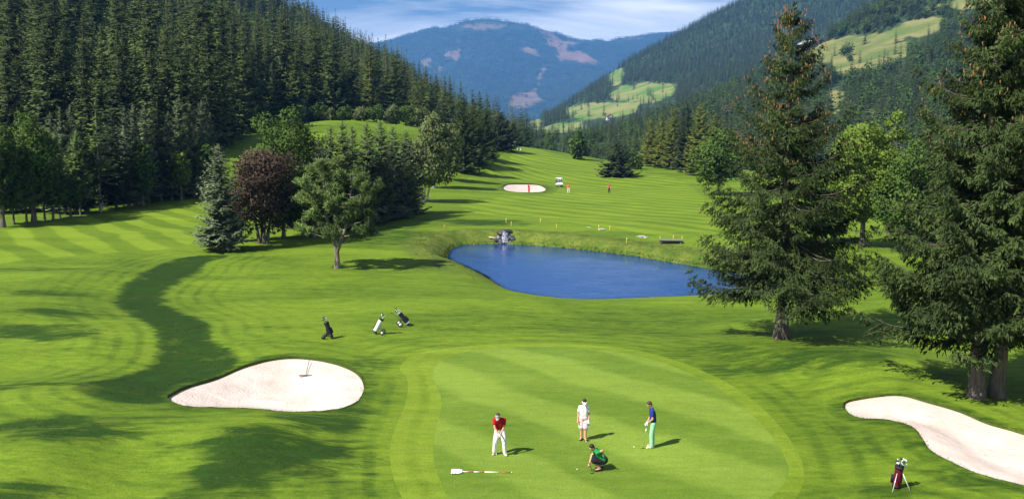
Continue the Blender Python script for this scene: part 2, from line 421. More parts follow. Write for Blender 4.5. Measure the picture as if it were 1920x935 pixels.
def sand_mat():
    m, nt, o = new_mat('bunker_sand')
    pos = nd(nt, 'ShaderNodeNewGeometry').outputs['Position']
    f1 = noise_n(nt, pos, 0.6, 4, 0.6); f2 = noise_n(nt, mapping(nt, pos, 0.5, (1, 0.25, 1)), 9, 4, 0.7); f3 = noise_n(nt, pos, 30, 2)
    c = mixrgb(nt, ramp(nt, f1, 0.3, 0.7), (0.52, 0.43, 0.372), (0.62, 0.545, 0.488))
    c = mixrgb(nt, math_n(nt, 'MULTIPLY', ramp(nt, f2, 0.35, 0.7), 0.2), c, (0.50, 0.385, 0.31))
    sx = nd(nt, 'ShaderNodeSeparateXYZ'); nt.links.new(mapping(nt, pos, R(24)), sx.inputs[0])
    rk = math_n(nt, 'SINE', math_n(nt, 'MULTIPLY', math_n(nt, 'ADD', sx.outputs['Y'], math_n(nt, 'MULTIPLY', f1, 2.2)), 34.0))
    vo = nd(nt, 'ShaderNodeTexVoronoi'); vo.inputs['Scale'].default_value = 1.7; nt.links.new(pos, vo.inputs['Vector'])
    foot = math_n(nt, 'MULTIPLY', ramp(nt, vo.outputs['Distance'], 0.05, 0.2), math_n(nt, 'MULTIPLY', ramp(nt, noise_n(nt, pos, 0.45, 2), .48, .62), 1.6))
    h = math_n(nt, 'ADD', math_n(nt, 'ADD', math_n(nt, 'MULTIPLY', f2, 1.0), math_n(nt, 'MULTIPLY', f3, 0.6)), math_n(nt, 'ADD', math_n(nt, 'MULTIPLY', rk, .22), foot))
    bsdf(nt, o, c, 0.95, 0.1, bump(nt, h, 0.5, 0.05)); return m
M_SAND = sand_mat()
M_LIP = grass_mat('lip_turf', (0.035, 0.070, 0.010), (0.085, 0.120, 0.020), extra=False)

# ------------------------------------------------------------------ ground as one conforming triangulation, cut into the turf zones
def grid_points():
    P = []
    def rows(y0, y1, s, wx, off):
        for j, y in enumerate(np.arange(y0, y1, s * 0.9)):
            w = wx(y); xs = np.arange(-w, w, s) + (s / 2 if j % 2 else 0)
            P.append(np.stack([xs, np.full(len(xs), y)], -1))
    rows(12, 62, 0.42, lambda y: 0.62 * y + 8, 0)
    rows(62, 128, 0.75, lambda y: 0.62 * y + 14, 0)
    rows(128, 270, 2.2, lambda y: 0.62 * y + 24, 0)
    rows(270, 480, 5, lambda y: 0.62 * y + 30, 0)
    for y in list(np.arange(-70, 12, 8)) : P.append(np.stack([np.arange(-160, 161, 10.0), np.full(33, y)], -1))
    for y in np.arange(14, 480, 14):
        w = 0.62 * y + 40
        for k in range(10):
            q = w + 18 * k; P.append(np.array([[-q, y], [q, y]]))
    for y in np.geomspace(490, 17000, 28):
        xs = np.linspace(-1.1 * y - 100, 1.1 * y + 100, 30); P.append(np.stack([xs, np.full(30, y)], -1))
    for y in (-70, 300, 480): P.append(np.array([[-900, y], [900, y]]))
    return np.concatenate(P)
_zones = [('green', GREEN), ('collar', COLLAR), ('bl', BUNKER_L), ('br', BUNKER_R), ('bf', BUNKER_F), ('fair', FAIRWAY), ('fairl', FAIRWAY_L)]
G = grid_points()
for nm, poly in _zones:
    lo = poly.min(0) - 2; hi = poly.max(0) + 2
    k = np.where(((G > lo) & (G < hi)).all(1))[0]
    d = seg_dist(G[k], poly)
    G = np.delete(G, k[d < (0.7 if nm in ('fair', 'fairl') else 0.2)], 0)
edges = []; pts = [G]; off = len(G)
for nm, poly in _zones:
    n = len(poly); pts.append(poly); edges += [(off + i, off + (i + 1) % n) for i in range(n)]; off += n
pts = np.concatenate(pts)
res = geometry.delaunay_2d_cdt([Vector(p) for p in pts], edges, [], 0, 1e-5)
GV = np.array([tuple(v) for v in res[0]]); GT = np.array([tuple(f) for f in res[2]], np.int32)
GZ = height(GV[:, 0], GV[:, 1])
cen = GV[GT].mean(1)
zone = np.zeros(len(GT), int)
in_l, in_r, in_f = inside(cen, BUNKER_L), inside(cen, BUNKER_R), inside(cen, BUNKER_F)
zone[inside(cen, FAIRWAY)] = 4; zone[inside(cen, FAIRWAY_L)] = 5
zone[inside(cen, COLLAR)] = 2; zone[inside(cen, GREEN)] = 1
zone[in_l] = 6; zone[in_r] = 7; zone[in_f] = 8
# where the turf is darker: the unmown strip, patches, bunker rims, far ground
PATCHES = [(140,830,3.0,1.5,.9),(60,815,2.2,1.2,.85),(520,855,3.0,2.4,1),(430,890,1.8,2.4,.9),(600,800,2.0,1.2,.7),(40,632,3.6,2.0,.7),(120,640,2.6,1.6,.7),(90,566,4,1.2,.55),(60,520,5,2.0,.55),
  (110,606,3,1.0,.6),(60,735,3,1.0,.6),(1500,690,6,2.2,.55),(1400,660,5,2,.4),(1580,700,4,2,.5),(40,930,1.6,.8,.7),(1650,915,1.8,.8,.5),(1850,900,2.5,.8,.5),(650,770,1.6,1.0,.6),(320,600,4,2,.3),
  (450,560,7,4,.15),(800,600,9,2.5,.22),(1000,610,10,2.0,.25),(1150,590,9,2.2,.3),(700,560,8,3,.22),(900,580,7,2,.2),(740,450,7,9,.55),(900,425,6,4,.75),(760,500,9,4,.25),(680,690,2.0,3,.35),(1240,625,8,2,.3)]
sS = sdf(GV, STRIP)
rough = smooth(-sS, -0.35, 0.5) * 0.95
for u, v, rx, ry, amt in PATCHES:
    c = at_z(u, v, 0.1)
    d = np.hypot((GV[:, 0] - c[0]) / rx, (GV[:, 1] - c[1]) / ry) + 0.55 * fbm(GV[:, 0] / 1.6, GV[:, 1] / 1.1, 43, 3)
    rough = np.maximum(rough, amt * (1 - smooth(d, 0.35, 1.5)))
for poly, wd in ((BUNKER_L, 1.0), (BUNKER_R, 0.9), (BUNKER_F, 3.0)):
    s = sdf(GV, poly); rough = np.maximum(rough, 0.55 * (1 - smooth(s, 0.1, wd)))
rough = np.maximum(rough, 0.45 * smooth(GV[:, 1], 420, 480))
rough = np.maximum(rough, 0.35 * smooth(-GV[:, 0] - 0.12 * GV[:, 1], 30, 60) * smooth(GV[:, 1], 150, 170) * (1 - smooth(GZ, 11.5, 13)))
sP = sdf(GV, POND)
bank = (1 - smooth(sP, 3.5, 5.2)) * smooth(GV[:, 1], 74, 84) * (sP < 20)
bank = np.maximum(bank, (1 - smooth(sP, 0.3, 0.9)) * (sP < 20))
flow = np.minimum(np.minimum(np.abs(sS), np.abs(sdf(GV, BUNKER_L)) + .3), np.minimum(np.abs(sdf(GV, BUNKER_R)) + .3, np.abs(sdf(GV, COLLAR))))
flow[inside(GV, GREEN)] = 20
def zone_mesh(name, k, mat, z=None, **props):
    T = GT[zone == k]; used = np.unique(T); re = np.full(len(GV), -1); re[used] = np.arange(len(used))
    zz = GZ[used] if z is None else z[used]
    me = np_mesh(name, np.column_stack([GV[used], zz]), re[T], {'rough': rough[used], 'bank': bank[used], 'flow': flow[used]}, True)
    return link(name, me, mat, **props)
S = dict(kind='structure')
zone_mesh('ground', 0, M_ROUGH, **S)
zone_mesh('putting_green', 1, M_GREEN, **S)
zone_mesh('green_collar', 2, M_COLLAR, **S)
zone_mesh('fairway', 4, M_FAIR, **S)
zone_mesh('fairway', 5, M_FAIR_L, **S)
SANDZ = {}
for k, poly, depth, lip in ((6, BUNKER_L, 0.50, 0.13), (7, BUNKER_R, 0.45, 0.10), (8, BUNKER_F, 0.7, 0.15)):
    s = sdf(GV, poly)
    z = GZ - lip - depth * smooth(-s, 0, 3.2) + 0.025 * fbm(GV[:, 0] * 1.3, GV[:, 1] * 1.3, 31, 3) * smooth(-s, 0, 0.5)
    b = zone_mesh('bunker', k, M_SAND, z, **S)
    SANDZ[k] = (poly, lip, depth)
    n = len(poly); zt = height(poly[:, 0], poly[:, 1])
    jag = 0.03 * (rng.random(n) - 0.3)
    V = np.concatenate([np.column_stack([poly, zt + 0.012 + jag]), np.column_stack([poly, zt - lip - 0.03])])
    i = np.arange(n); j = (i + 1) % n
    link('turf_lip', np_mesh('turf_lip', V, np.stack([i, j, j + n, i + n], -1)), M_LIP, b)
def sand_z(x, y, k):
    poly, lip, depth = SANDZ[k]; P = np.array([[x, y]])
    return gz(x, y) - lip - depth * float(smooth(-sdf(P, poly), 0, 3.2)[0])

# water
m, nt, o = new_mat('pond_water')
pos = nd(nt, 'ShaderNodeNewGeometry').outputs['Position']
w1 = noise_n(nt, mapping(nt, pos, R(20), (1, 0.55, 1)), 3.2, 4, 0.65); w2 = noise_n(nt, pos, 0.35, 2)
hh = math_n(nt, 'MULTIPLY', w1, math_n(nt, 'ADD', ramp(nt, w2, 0.3, 0.7), 0.5))
b = bsdf(nt, o, mixrgb(nt, ramp(nt, w2, .3, .7), (0.001, 0.030, 0.140), (0.001, 0.044, 0.190)), math_n(nt, 'ADD', math_n(nt, 'MULTIPLY', w2, .12), .01), 0.45, bump(nt, hh, 0.30, 0.10)); b.inputs['IOR'].default_value = 1.33
M_WATER = m
c = POND.mean(0); wp = c + (POND - c) * 1.05
n = len(wp)
me = np_mesh('pond', np.concatenate([np.column_stack([wp, np.full(n, WATER_Z)]), [[*c, WATER_Z]]]), np.array([(i, (i + 1) % n, n) for i in range(n)]))
link('pond', me, M_WATER, **S)
# ------------------------------------------------------------------ tree builders
def blades(P, D, S, L, Wd, tip0=0.0, tip1=1.0, N=None):
    """kite-shaped leaves: point, direction, side vector, length, width -> verts, quads, tip value"""
    P = np.asarray(P); n = len(P); L = np.asarray(L)[:, None]; Wd = np.asarray(Wd)[:, None]
    D = D / (np.linalg.norm(D, axis=1, keepdims=True) + 1e-9)
    S = S - (S * D).sum(1, keepdims=True) * D; S = S / (np.linalg.norm(S, axis=1, keepdims=True) + 1e-9)
    V = np.stack([P, P + D * L * 0.45 - S * Wd / 2, P + D * L, P + D * L * 0.45 + S * Wd / 2], 1).reshape(-1, 3)
    F = np.arange(4 * n).reshape(n, 4)
    t0 = np.broadcast_to(tip0, (n,)); t1 = np.broadcast_to(tip1, (n,))
    T = np.stack([t0, (t0 + t1) / 2, t1, (t0 + t1) / 2], 1).ravel()
    N = np.zeros((4 * n, 3)) if N is None else np.repeat(np.asarray(N, float), 4, 0)
    return V, F, T, N
def merge(parts):
    V, F, T, N, o = [], [], [], [], 0
    for v, f, t, nn in parts:
        V.append(v); F.append(f + o); T.append(t); N.append(nn); o += len(v)
    return np.concatenate(V), np.concatenate(F), np.concatenate(T), np.concatenate(N)
def round_normals(V, lift=.45, jit=None):
    """leaf normals that follow the crown: outward from the tree's axis and a little up"""
    N = V * [1, 1, 0]; N = N / (np.linalg.norm(N, axis=1, keepdims=True) + .05); N[:, 2] = lift
    return N / np.linalg.norm(N, axis=1, keepdims=True)
def np_tube(pts, rad, n=6):
    pts = np.asarray(pts, float); rad = np.asarray(rad, float); m = len(pts)
    t = np.gradient(pts, axis=0); t /= np.linalg.norm(t, axis=1, keepdims=True) + 1e-9
    ref = np.where(np.abs(t[:, 2:3]) > 0.9, [[1.0, 0.2, 0]], [[0, 0.1, 1.0]])
    u = np.cross(t, ref); u /= np.linalg.norm(u, axis=1, keepdims=True) + 1e-9; w = np.cross(t, u)
    q = 2 * np.pi * np.arange(n) / n
    V = (pts[:, None] + rad[:, None, None] * (np.cos(q)[None, :, None] * u[:, None] + np.sin(q)[None, :, None] * w[:, None])).reshape(-1, 3)
    i, k = np.meshgrid(np.arange(m - 1), np.arange(n), indexing='ij'); k2 = (k + 1) % n
    F = np.stack([i * n + k, i * n + k2, (i + 1) * n + k2, (i + 1) * n + k], -1).reshape(-1, 4)
    return V, F, np.zeros(len(V)), np.zeros((len(V), 3))
def trunk_tube(H, r, rg, n=8, lean=0.0, top=0.04, flare=1.5):
    s = np.array([0, .015, .04, .1, .25, .45, .7, 1.0])
    pts = np.stack([lean * H * s ** 1.5 + rg.normal(0, r * .15, 8) * (s > .05), rg.normal(0, r * .15, 8) * (s > .05), H * s], -1)
    pts[0, 2] = -0.25
    rad = r * (1 - s * (1 - top)); rad[:3] *= [flare, flare * .85, 1.12]
    return np_tube(pts, rad, n)

def spruce(H, Rb, seed, whorls=24, per=6, twigs=8, sub=0, cb=0.08, pw=0.85, blade=1.0, droop=0.5, up=0.45, wood=False, ragged=0.25, trunk_r=None):
    rg = np.random.default_rng(seed); fol = []; bark = []; tipsP = []
    bark.append(trunk_tube(H, trunk_r or H * 0.013 + 0.04, rg, 10 if wood else 5))
    for i in range(whorls):
        f = (i + rg.uniform(-.3, .3)) / whorls; f = min(max(f, 0), .985)
        z = H * (cb + (1 - cb) * f)
        nb = max(3, int(round(per * (1 - .35 * f))))
        az0 = rg.uniform(0, 6.28)
        for b in range(nb):
            az = az0 + 6.283 * b / nb + rg.uniform(-.35, .35)
            L = (Rb * (1 - f) ** pw * (0.6 + 0.4 * min(1, f * 6 + .5))) * rg.uniform(1 - ragged * 1.6, 1 + ragged * .6) + 0.02 * H * (1 - f) + .12
            e = -0.30 * droop * 2 * (1 - f) + up * f * 1.1 + rg.uniform(-.12, .12)
            outv = np.array([math.cos(az), math.sin(az), 0]); perp = np.array([-math.sin(az), math.cos(az), 0])
            K = max(3, int(twigs * (0.35 + 0.65 * L / Rb)))
            s = np.linspace(0.10, 1, K) + rg.uniform(-.03, .03, K)
            zoff = L * (math.tan(e) * s - 0.30 * droop * np.sin(s * 2.6) + 0.22 * s ** 3)
            wob = np.cumsum(rg.normal(0, .02 * L, K))
            C = np.array([0, 0, z + rg.uniform(-.02, .02) * H]) + outv * (L * s)[:, None] + perp * wob[:, None]; C[:, 2] += zoff
            if wood:
                q = np.concatenate([[[0, 0, C[0, 2]]], C]); k = np.linspace(0, 1, len(q))
                bark.append(np_tube(q[::2] if len(q) > 8 else q, (0.008 + 0.006 * L) * (1 - .85 * (k[::2] if len(q) > 8 else k)), 4))
            tipsP.append((C[-1], f))
            for sd in (-1, 1, 0):
                if sd == 0 and not sub and L < .5 * Rb * 0.3: pass
                n = K
                tl = (0.34 * L * (1 - .72 * s) + 0.10 * (Rb / 3)) * rg.uniform(.65, 1.25, n)
                if sd == 0: tl *= 0.8
                D = outv * (0.62 + .2 * rg.random(n))[:, None] + perp * (sd * rg.uniform(.55, .95, n) + rg.normal(0, .12, n))[:, None]
                D[:, 2] -= (0.18 + 0.45 * rg.random(n)) * droop * 1.3 * (1.0 if sd else 2.2)
                D /= np.linalg.norm(D, axis=1, keepdims=True)
                if not sub:
                    Sv = np.cross(D, np.array([0, 0, 1.0])) + rg.normal(0, .35, (n, 3))
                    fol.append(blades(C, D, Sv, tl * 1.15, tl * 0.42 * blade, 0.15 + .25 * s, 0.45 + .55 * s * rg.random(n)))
                else:
                    m = np.maximum(2, (sub * tl / (0.34 * Rb)).astype(int) + 2); idx = np.repeat(np.arange(n), m)
                    r = rg.random(len(idx)); Q = C[idx] + D[idx] * (tl[idx] * r)[:, None]
                    Q[:, 2] -= 0.25 * droop * tl[idx] * r * r
                    DD = D[idx] * .55 + rg.normal(0, .38, (len(idx), 3)); DD[:, 2] -= rg.uniform(.25, 1.0, len(idx)) * droop * 1.4
                    bl = rg.uniform(.13, .32, len(idx)) * blade * (0.7 + .3 * (1 - f))
                    Sv = rg.normal(0, 1, (len(idx), 3)); Sv[:, 2] *= .4
                    fol.append(blades(Q, DD, Sv, bl, bl * rg.uniform(.18, .30, len(idx)), .1 + .3 * r, .35 + .65 * r * rg.random(len(idx))))
    # leader
    q = np.array([[0, 0, H * (.93 + .01 * k)] for k in range(8)] * 3); D = rg.normal(0, .5, (24, 3)); D[:, 2] = .7
    fol.append(blades(q, D, rg.normal(0, 1, (24, 3)), np.full(24, .022 * H), np.full(24, .007 * H), .3, .8))
    fo = merge(fol)
    return (fo[0], fo[1], fo[2], round_normals(fo[0])), merge(bark), tipsP

def broadleaf(H, Rb, seed, crown=(0.25, 1.0), lobes=26, leaves=9000, leaf=0.30, trunk_r=0.2, stems=1, lobe_r=(.19, .44), hang=0.0, egg=0.42, spread=0.35):
    """crown: bottom and top as shares of H; lobes of leaves hung round limbs"""
    rg = np.random.default_rng(seed); zb, zt = crown[0] * H, crown[1] * H
    cz = zb + (zt - zb) * egg; bark = []; fol = []
    LC = []
    for i in range(lobes):
        ph = i * 2.39996 + rg.uniform(-.4, .4); c = 1 - 2 * (i + .5) / lobes; sn = math.sqrt(max(0, 1 - c * c)); k = rg.uniform(.48, .86)
        LC.append((Rb * sn * k * math.cos(ph), Rb * sn * k * math.sin(ph), cz + (c * k) * ((zt - cz) if c > 0 else (cz - zb))))
    LC += [(rg.normal(0, .2 * Rb), rg.normal(0, .2 * Rb), cz + rg.normal(0, .2) * (zt - zb) / 2) for _ in range(max(3, lobes // 6))]
    LC = np.array(LC); LR = Rb * rg.uniform(lobe_r[0], lobe_r[1], len(LC))
    tops = []
    for sidx in range(stems):
        ang = 6.28 * sidx / stems + .5; dx, dy = (spread * Rb * math.cos(ang), spread * Rb * math.sin(ang)) if stems > 1 else (0, 0)
        s = np.linspace(0, 1, 7); zz = s * (cz * 1.05)
        pts = np.stack([dx * (.25 + .75 * s) + rg.normal(0, .03 * Rb, 7) * s, dy * (.25 + .75 * s) + rg.normal(0, .03 * Rb, 7) * s, zz], -1); pts[0, 2] = -.25
        rr = trunk_r / math.sqrt(stems) * (1 - .6 * s); rr[0] *= 1.45
        bark.append(np_tube(pts, rr, 8)); tops.append(pts)
    for i, c in enumerate(LC):
        pts0 = tops[i % stems]; k = min(5, max(2, int(np.clip((c[2] / (cz * 1.05)) * 4, 2, 5)))); a = pts0[k]
        mid = (a + c) / 2 + np.array([0, 0, -.06 * Rb]); r0 = trunk_r * .34 / math.sqrt(stems) ** .5
        bark.append(np_tube(np.array([a, mid, c]), [r0, r0 * .6, r0 * .15], 5))
    w = LR ** 2; cnt = (leaves * w / w.sum()).astype(int)
    for c, r, n in zip(LC, LR, cnt):
        d = rg.normal(0, 1, (n, 3)); d /= np.linalg.norm(d, axis=1, keepdims=True)
        rad = r * (1 - .55 * rg.random(n) ** 2.2) * rg.uniform(.85, 1.12, n)
        P = c + d * rad[:, None] * [1, 1, .85]
        P[:, 2] = np.maximum(P[:, 2], zb * .8 + .02 * H)
        D = d * .5 + rg.normal(0, .6, (n, 3)); D[:, 2] -= hang + .15
        Sv = np.cross(D, d) + rg.normal(0, .5, (n, 3))
        l = leaf * rg.uniform(.7, 1.3, n)
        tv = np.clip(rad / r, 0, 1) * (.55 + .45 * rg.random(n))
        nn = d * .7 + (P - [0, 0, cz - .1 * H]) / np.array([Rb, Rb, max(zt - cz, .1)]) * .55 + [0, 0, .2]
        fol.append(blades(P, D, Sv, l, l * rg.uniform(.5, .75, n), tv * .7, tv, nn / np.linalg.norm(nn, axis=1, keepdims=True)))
    return merge(fol), merge(bark)

def pine(H, Rb, seed, tufts=520):
    rg = np.random.default_rng(seed); bark = []; fol = []; T = []
    fork = .15 * H
    bark.append(np_tube([[0, 0, -.25], [.03, 0, .08 * H], [0, 0, fork]], [.30, .22, .20], 9))
    stems = []
    for dx, dy, top in ((-.13, .03, .93), (.17, -.04, .86)):
        s = np.linspace(0, 1, 8); p = np.stack([dx * H * np.sin(s * 1.9) * .9, dy * H * s, fork + (top * H - fork) * s], -1) + rg.normal(0, .05, (8, 3)) * (s > 0)[:, None]
        bark.append(np_tube(p, .17 * (1 - .85 * s) + .01, 7)); stems.append(p)
    for i in range(46):
        p = stems[i % 2]; f = (i + .5) / 46; s = .10 + .88 * f; a = p[0] + 0; k = s * 7; j = min(6, int(k)); a = p[j] * (1 - (k - j)) + p[j + 1] * (k - j)
        az = i * 2.4 + rg.uniform(-.4, .4); L = Rb * (1.0 - .55 * max(0, f - .5) / .5) * (1.0 if f < .12 or f > .3 else .8) * rg.uniform(.65, 1.1)
        o = np.array([math.cos(az), math.sin(az), 0]); q = np.linspace(0, 1, 7)
        C = a + o * (L * q)[:, None] + np.cumsum(rg.normal(0, .04, (7, 3)), 0); C[:, 2] += L * (.05 * q + (.22 + .35 * f) * q * q)
        bark.append(np_tube(C, .055 * (1 - .85 * q) + .006, 5))
        for b in range(int((7 if f < .25 else 13) + 12 * L / Rb)):
            t = rg.uniform(.72 if f < .35 else .45, 1.0); j = min(5, int(t * 6)); c = C[j] * (1 - (t * 6 - j)) + C[j + 1] * (t * 6 - j)
            e = c + np.array([-o[1], o[0], 0]) * rg.normal(0, .42) * L * .38 + [0, 0, rg.uniform(.0, .35)] + rg.normal(0, .12, 3)
            bark.append(np_tube([c, (c + e) / 2 + [0, 0, -.04], e], [.016, .012, .006], 3)); T.append(e)
    T = np.array(T); n = 46
    idx = np.repeat(np.arange(len(T)), n); m = len(idx)
    D = rg.normal(0, .62, (m, 3)); D[:, 2] += .62
    P = T[idx] + rg.normal(0, .10, (m, 3)) - [0, 0, .05]
    l = rg.uniform(.22, .40, m)
    nn = D * .5 + (P - [0, 0, .5 * H]) / np.array([Rb, Rb, .5 * H]) * .6 + [0, 0, .25]
    fol.append(blades(P, D, rg.normal(0, 1, (m, 3)), l, l * .17, .15, np.clip(.35 + .8 * rg.random(m), 0, 1), nn / np.linalg.norm(nn, axis=1, keepdims=True)))
    return merge(fol), merge(bark)

def foliage_mat(name, dark, light, transl=0.18, hue=0.35, rough=0.75, scale=0.35, spec=0.15, tipc=None):
    m, nt, o = new_mat(name)
    tcn = nd(nt, 'ShaderNodeTexCoord'); oi = nd(nt, 'ShaderNodeObjectInfo')
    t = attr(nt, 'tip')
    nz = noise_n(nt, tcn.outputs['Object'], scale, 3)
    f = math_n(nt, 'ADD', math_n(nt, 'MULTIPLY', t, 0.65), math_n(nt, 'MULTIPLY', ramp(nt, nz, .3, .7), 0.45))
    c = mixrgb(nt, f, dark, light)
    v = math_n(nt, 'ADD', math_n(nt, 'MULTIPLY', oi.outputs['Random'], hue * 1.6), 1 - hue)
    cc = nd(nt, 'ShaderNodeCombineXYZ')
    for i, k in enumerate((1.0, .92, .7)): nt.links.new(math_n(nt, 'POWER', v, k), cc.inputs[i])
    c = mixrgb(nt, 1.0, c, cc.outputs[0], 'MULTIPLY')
    an = nd(nt, 'ShaderNodeAttribute'); an.attribute_name = 'nrm'
    vt = nd(nt, 'ShaderNodeVectorTransform'); vt.vector_type = 'NORMAL'; vt.convert_from = 'OBJECT'; vt.convert_to = 'WORLD'; nt.links.new(an.outputs['Vector'], vt.inputs[0])
    vs_ = nd(nt, 'ShaderNodeVectorMath'); vs_.operation = 'SCALE'; vs_.inputs['Scale'].default_value = .42; nt.links.new(nd(nt, 'ShaderNodeNewGeometry').outputs['Normal'], vs_.inputs[0])
    va = nd(nt, 'ShaderNodeVectorMath'); va.operation = 'ADD'; nt.links.new(vt.outputs[0], va.inputs[0]); nt.links.new(vs_.outputs[0], va.inputs[1])
    vn = nd(nt, 'ShaderNodeVectorMath'); vn.operation = 'NORMALIZE'; nt.links.new(va.outputs[0], vn.inputs[0])
    b = nd(nt, 'ShaderNodeBsdfPrincipled'); nt.links.new(vn.outputs[0], b.inputs['Normal']); b.inputs['Roughness'].default_value = rough; b.inputs['Specular IOR Level'].default_value = spec
    nt.links.new(c, b.inputs['Base Color'])
    tr = nd(nt, 'ShaderNodeBsdfTranslucent'); nt.links.new(mixrgb(nt, 1.0, c, (1.2, 1.25, .6), 'MULTIPLY'), tr.inputs['Color'])
    mxs = nd(nt, 'ShaderNodeMixShader'); mxs.inputs[0].default_value = transl
    nt.links.new(b.outputs[0], mxs.inputs[1]); nt.links.new(tr.outputs[0], mxs.inputs[2]); nt.links.new(mxs.outputs[0], o.inputs['Surface'])
    return m
def bark_mat(name, dark, light, scale=3.0):
    m, nt, o = new_mat(name)
    tcn = nd(nt, 'ShaderNodeTexCoord')
    f = noise_n(nt, mapping(nt, tcn.outputs['Object'], 0, (1.6, 1.6, .35)), scale, 5, .7)
    bsdf(nt, o, mixrgb(nt, ramp(nt, f, .3, .7), dark, light), .9, .15, bump(nt, f, .8, .04)); return m
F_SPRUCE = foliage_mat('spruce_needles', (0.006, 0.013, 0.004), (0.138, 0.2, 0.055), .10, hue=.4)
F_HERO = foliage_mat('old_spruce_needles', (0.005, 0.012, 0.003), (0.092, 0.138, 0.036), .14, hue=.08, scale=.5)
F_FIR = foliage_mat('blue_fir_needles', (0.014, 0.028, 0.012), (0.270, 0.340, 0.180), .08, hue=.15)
F_FIRD = foliage_mat('dark_fir_needles', (0.012, 0.022, 0.010), (0.143, 0.182, 0.104), .08, hue=.15)  # darker needle colour of the narrow fir spires
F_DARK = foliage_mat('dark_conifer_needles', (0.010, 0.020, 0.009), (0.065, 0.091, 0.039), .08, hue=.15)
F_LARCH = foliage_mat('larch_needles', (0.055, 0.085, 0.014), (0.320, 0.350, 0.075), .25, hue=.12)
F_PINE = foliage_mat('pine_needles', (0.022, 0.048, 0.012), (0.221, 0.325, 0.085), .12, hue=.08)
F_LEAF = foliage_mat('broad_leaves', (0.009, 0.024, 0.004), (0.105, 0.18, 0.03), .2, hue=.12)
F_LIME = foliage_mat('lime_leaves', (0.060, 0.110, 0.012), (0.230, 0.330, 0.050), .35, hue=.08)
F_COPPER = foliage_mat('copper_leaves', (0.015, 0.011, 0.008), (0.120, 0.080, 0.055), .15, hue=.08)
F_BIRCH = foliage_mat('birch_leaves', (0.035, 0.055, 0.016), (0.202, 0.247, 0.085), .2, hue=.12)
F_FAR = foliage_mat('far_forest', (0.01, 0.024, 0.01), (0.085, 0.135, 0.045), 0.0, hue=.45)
B_SPRUCE = bark_mat('spruce_bark', (0.065, 0.050, 0.042), (0.20, 0.16, 0.135))
B_GREY = bark_mat('grey_bark', (0.06, 0.05, 0.04), (0.20, 0.17, 0.14))
B_PINE = bark_mat('pine_bark', (0.10, 0.075, 0.06), (0.32, 0.27, 0.23))
B_PALE = bark_mat('pale_bark', (0.22, 0.20, 0.18), (0.55, 0.52, 0.48))

def tree_meshes(name, fol, bark):
    return np_mesh(name + '_crown', fol[0], fol[1], {'tip': fol[2], 'nrm': fol[3]}), np_mesh(name + '_trunk', bark[0], bark[1], None, True)
def plant(name, label, cat, meshes, fmat, bmat, p, rz=0.0, s=1.0, group=None, sx=None):
    t = thing(name, label, cat, (float(p[0]), float(p[1]), float(p[2])), rz, group)
    t.scale = (sx or s, sx or s, s)
    link('crown', meshes[0], fmat, t); link('trunk', meshes[1], bmat, t)
    return t

# ------------------------------------------------------------------ hills: lofted between picture-read lines with their own distances
def loft(rows, nu, nv, amp=8.0, wl=90.0, seed=1, pw=1.0):
    ctrl = np.array([[at(u, v, d) for u, v, d in r] for r in rows])          # rows x cols x 3
    nr, nc = ctrl.shape[:2]
    def interp(A, t):                                                        # Catmull-Rom along the first axis
        k = t * (len(A) - 1); i = np.clip(k.astype(int), 0, len(A) - 2); f = (k - i)[:, None, None]
        g = lambda j: A[np.clip(j, 0, len(A) - 1)]
        p0, p1, p2, p3 = g(i - 1), g(i), g(i + 1), g(i + 2)
        return .5 * (2 * p1 + (p2 - p0) * f + (2 * p0 - 5 * p1 + 4 * p2 - p3) * f * f + (3 * p1 - p0 - 3 * p2 + p3) * f ** 3)
    a_ = interp(ctrl, np.linspace(0, 1, nv))
    g = interp(a_.transpose(1, 0, 2), np.linspace(0, 1, nu)).transpose(1, 0, 2)  # nv x nu x 3
    t = np.linspace(0, 1, nv)[:, None]
    env = np.clip(np.minimum(t * 5, 1), 0, 1)
    g[..., 2] += amp * env * (fbm(g[..., 0] / wl, g[..., 1] / wl, seed, 4) + .35 * fbm(g[..., 0] / wl * 3, g[..., 1] / wl * 3, seed + 5, 3))
    return g
def grid_mesh(name, g, attrs=None):
    nv, nu = g.shape[:2]; i, j = np.meshgrid(np.arange(nv - 1), np.arange(nu - 1), indexing='ij')
    F = np.stack([i * nu + j, i * nu + j + 1, (i + 1) * nu + j + 1, (i + 1) * nu + j], -1).reshape(-1, 4)
    return np_mesh(name, g.reshape(-1, 3), F, attrs, True)
def scatter(g, n, seed, keep=None, rows=1.0):
    """n points spread evenly by area over a loft; returns points and picture positions"""
    rg = np.random.default_rng(seed); nv, nu = g.shape[:2]; q = g[:int(nv * rows)]
    a_ = np.linalg.norm(np.cross(q[1:, :-1] - q[:-1, :-1], q[:-1, 1:] - q[:-1, :-1]), axis=-1)
    pr = (a_ / a_.sum()).ravel(); k = rg.choice(len(pr), n, p=pr); i, j = np.unravel_index(k, a_.shape)
    fu = rg.random(n)[:, None]; fv = rg.random(n)[:, None]
    P = (q[i, j] * (1 - fu) + q[i, j + 1] * fu) * (1 - fv) + (q[i + 1, j] * (1 - fu) + q[i + 1, j + 1] * fu) * fv
    return P
def thin(P, r):
    """drop points closer than r to an earlier one"""
    cell = {}; keep = []
    for k, p in enumerate(P):
        c = (int(p[0] // r), int(p[1] // r)); ok = True
        for dx in (-1, 0, 1):
            for dy in (-1, 0, 1):
                for q in cell.get((c[0] + dx, c[1] + dy), ()):
                    if (P[q, 0] - p[0]) ** 2 + (P[q, 1] - p[1]) ** 2 < r * r: ok = False; break
                if not ok: break
            if not ok: break
        if ok: cell.setdefault(c, []).append(k); keep.append(k)
    return np.array(keep)
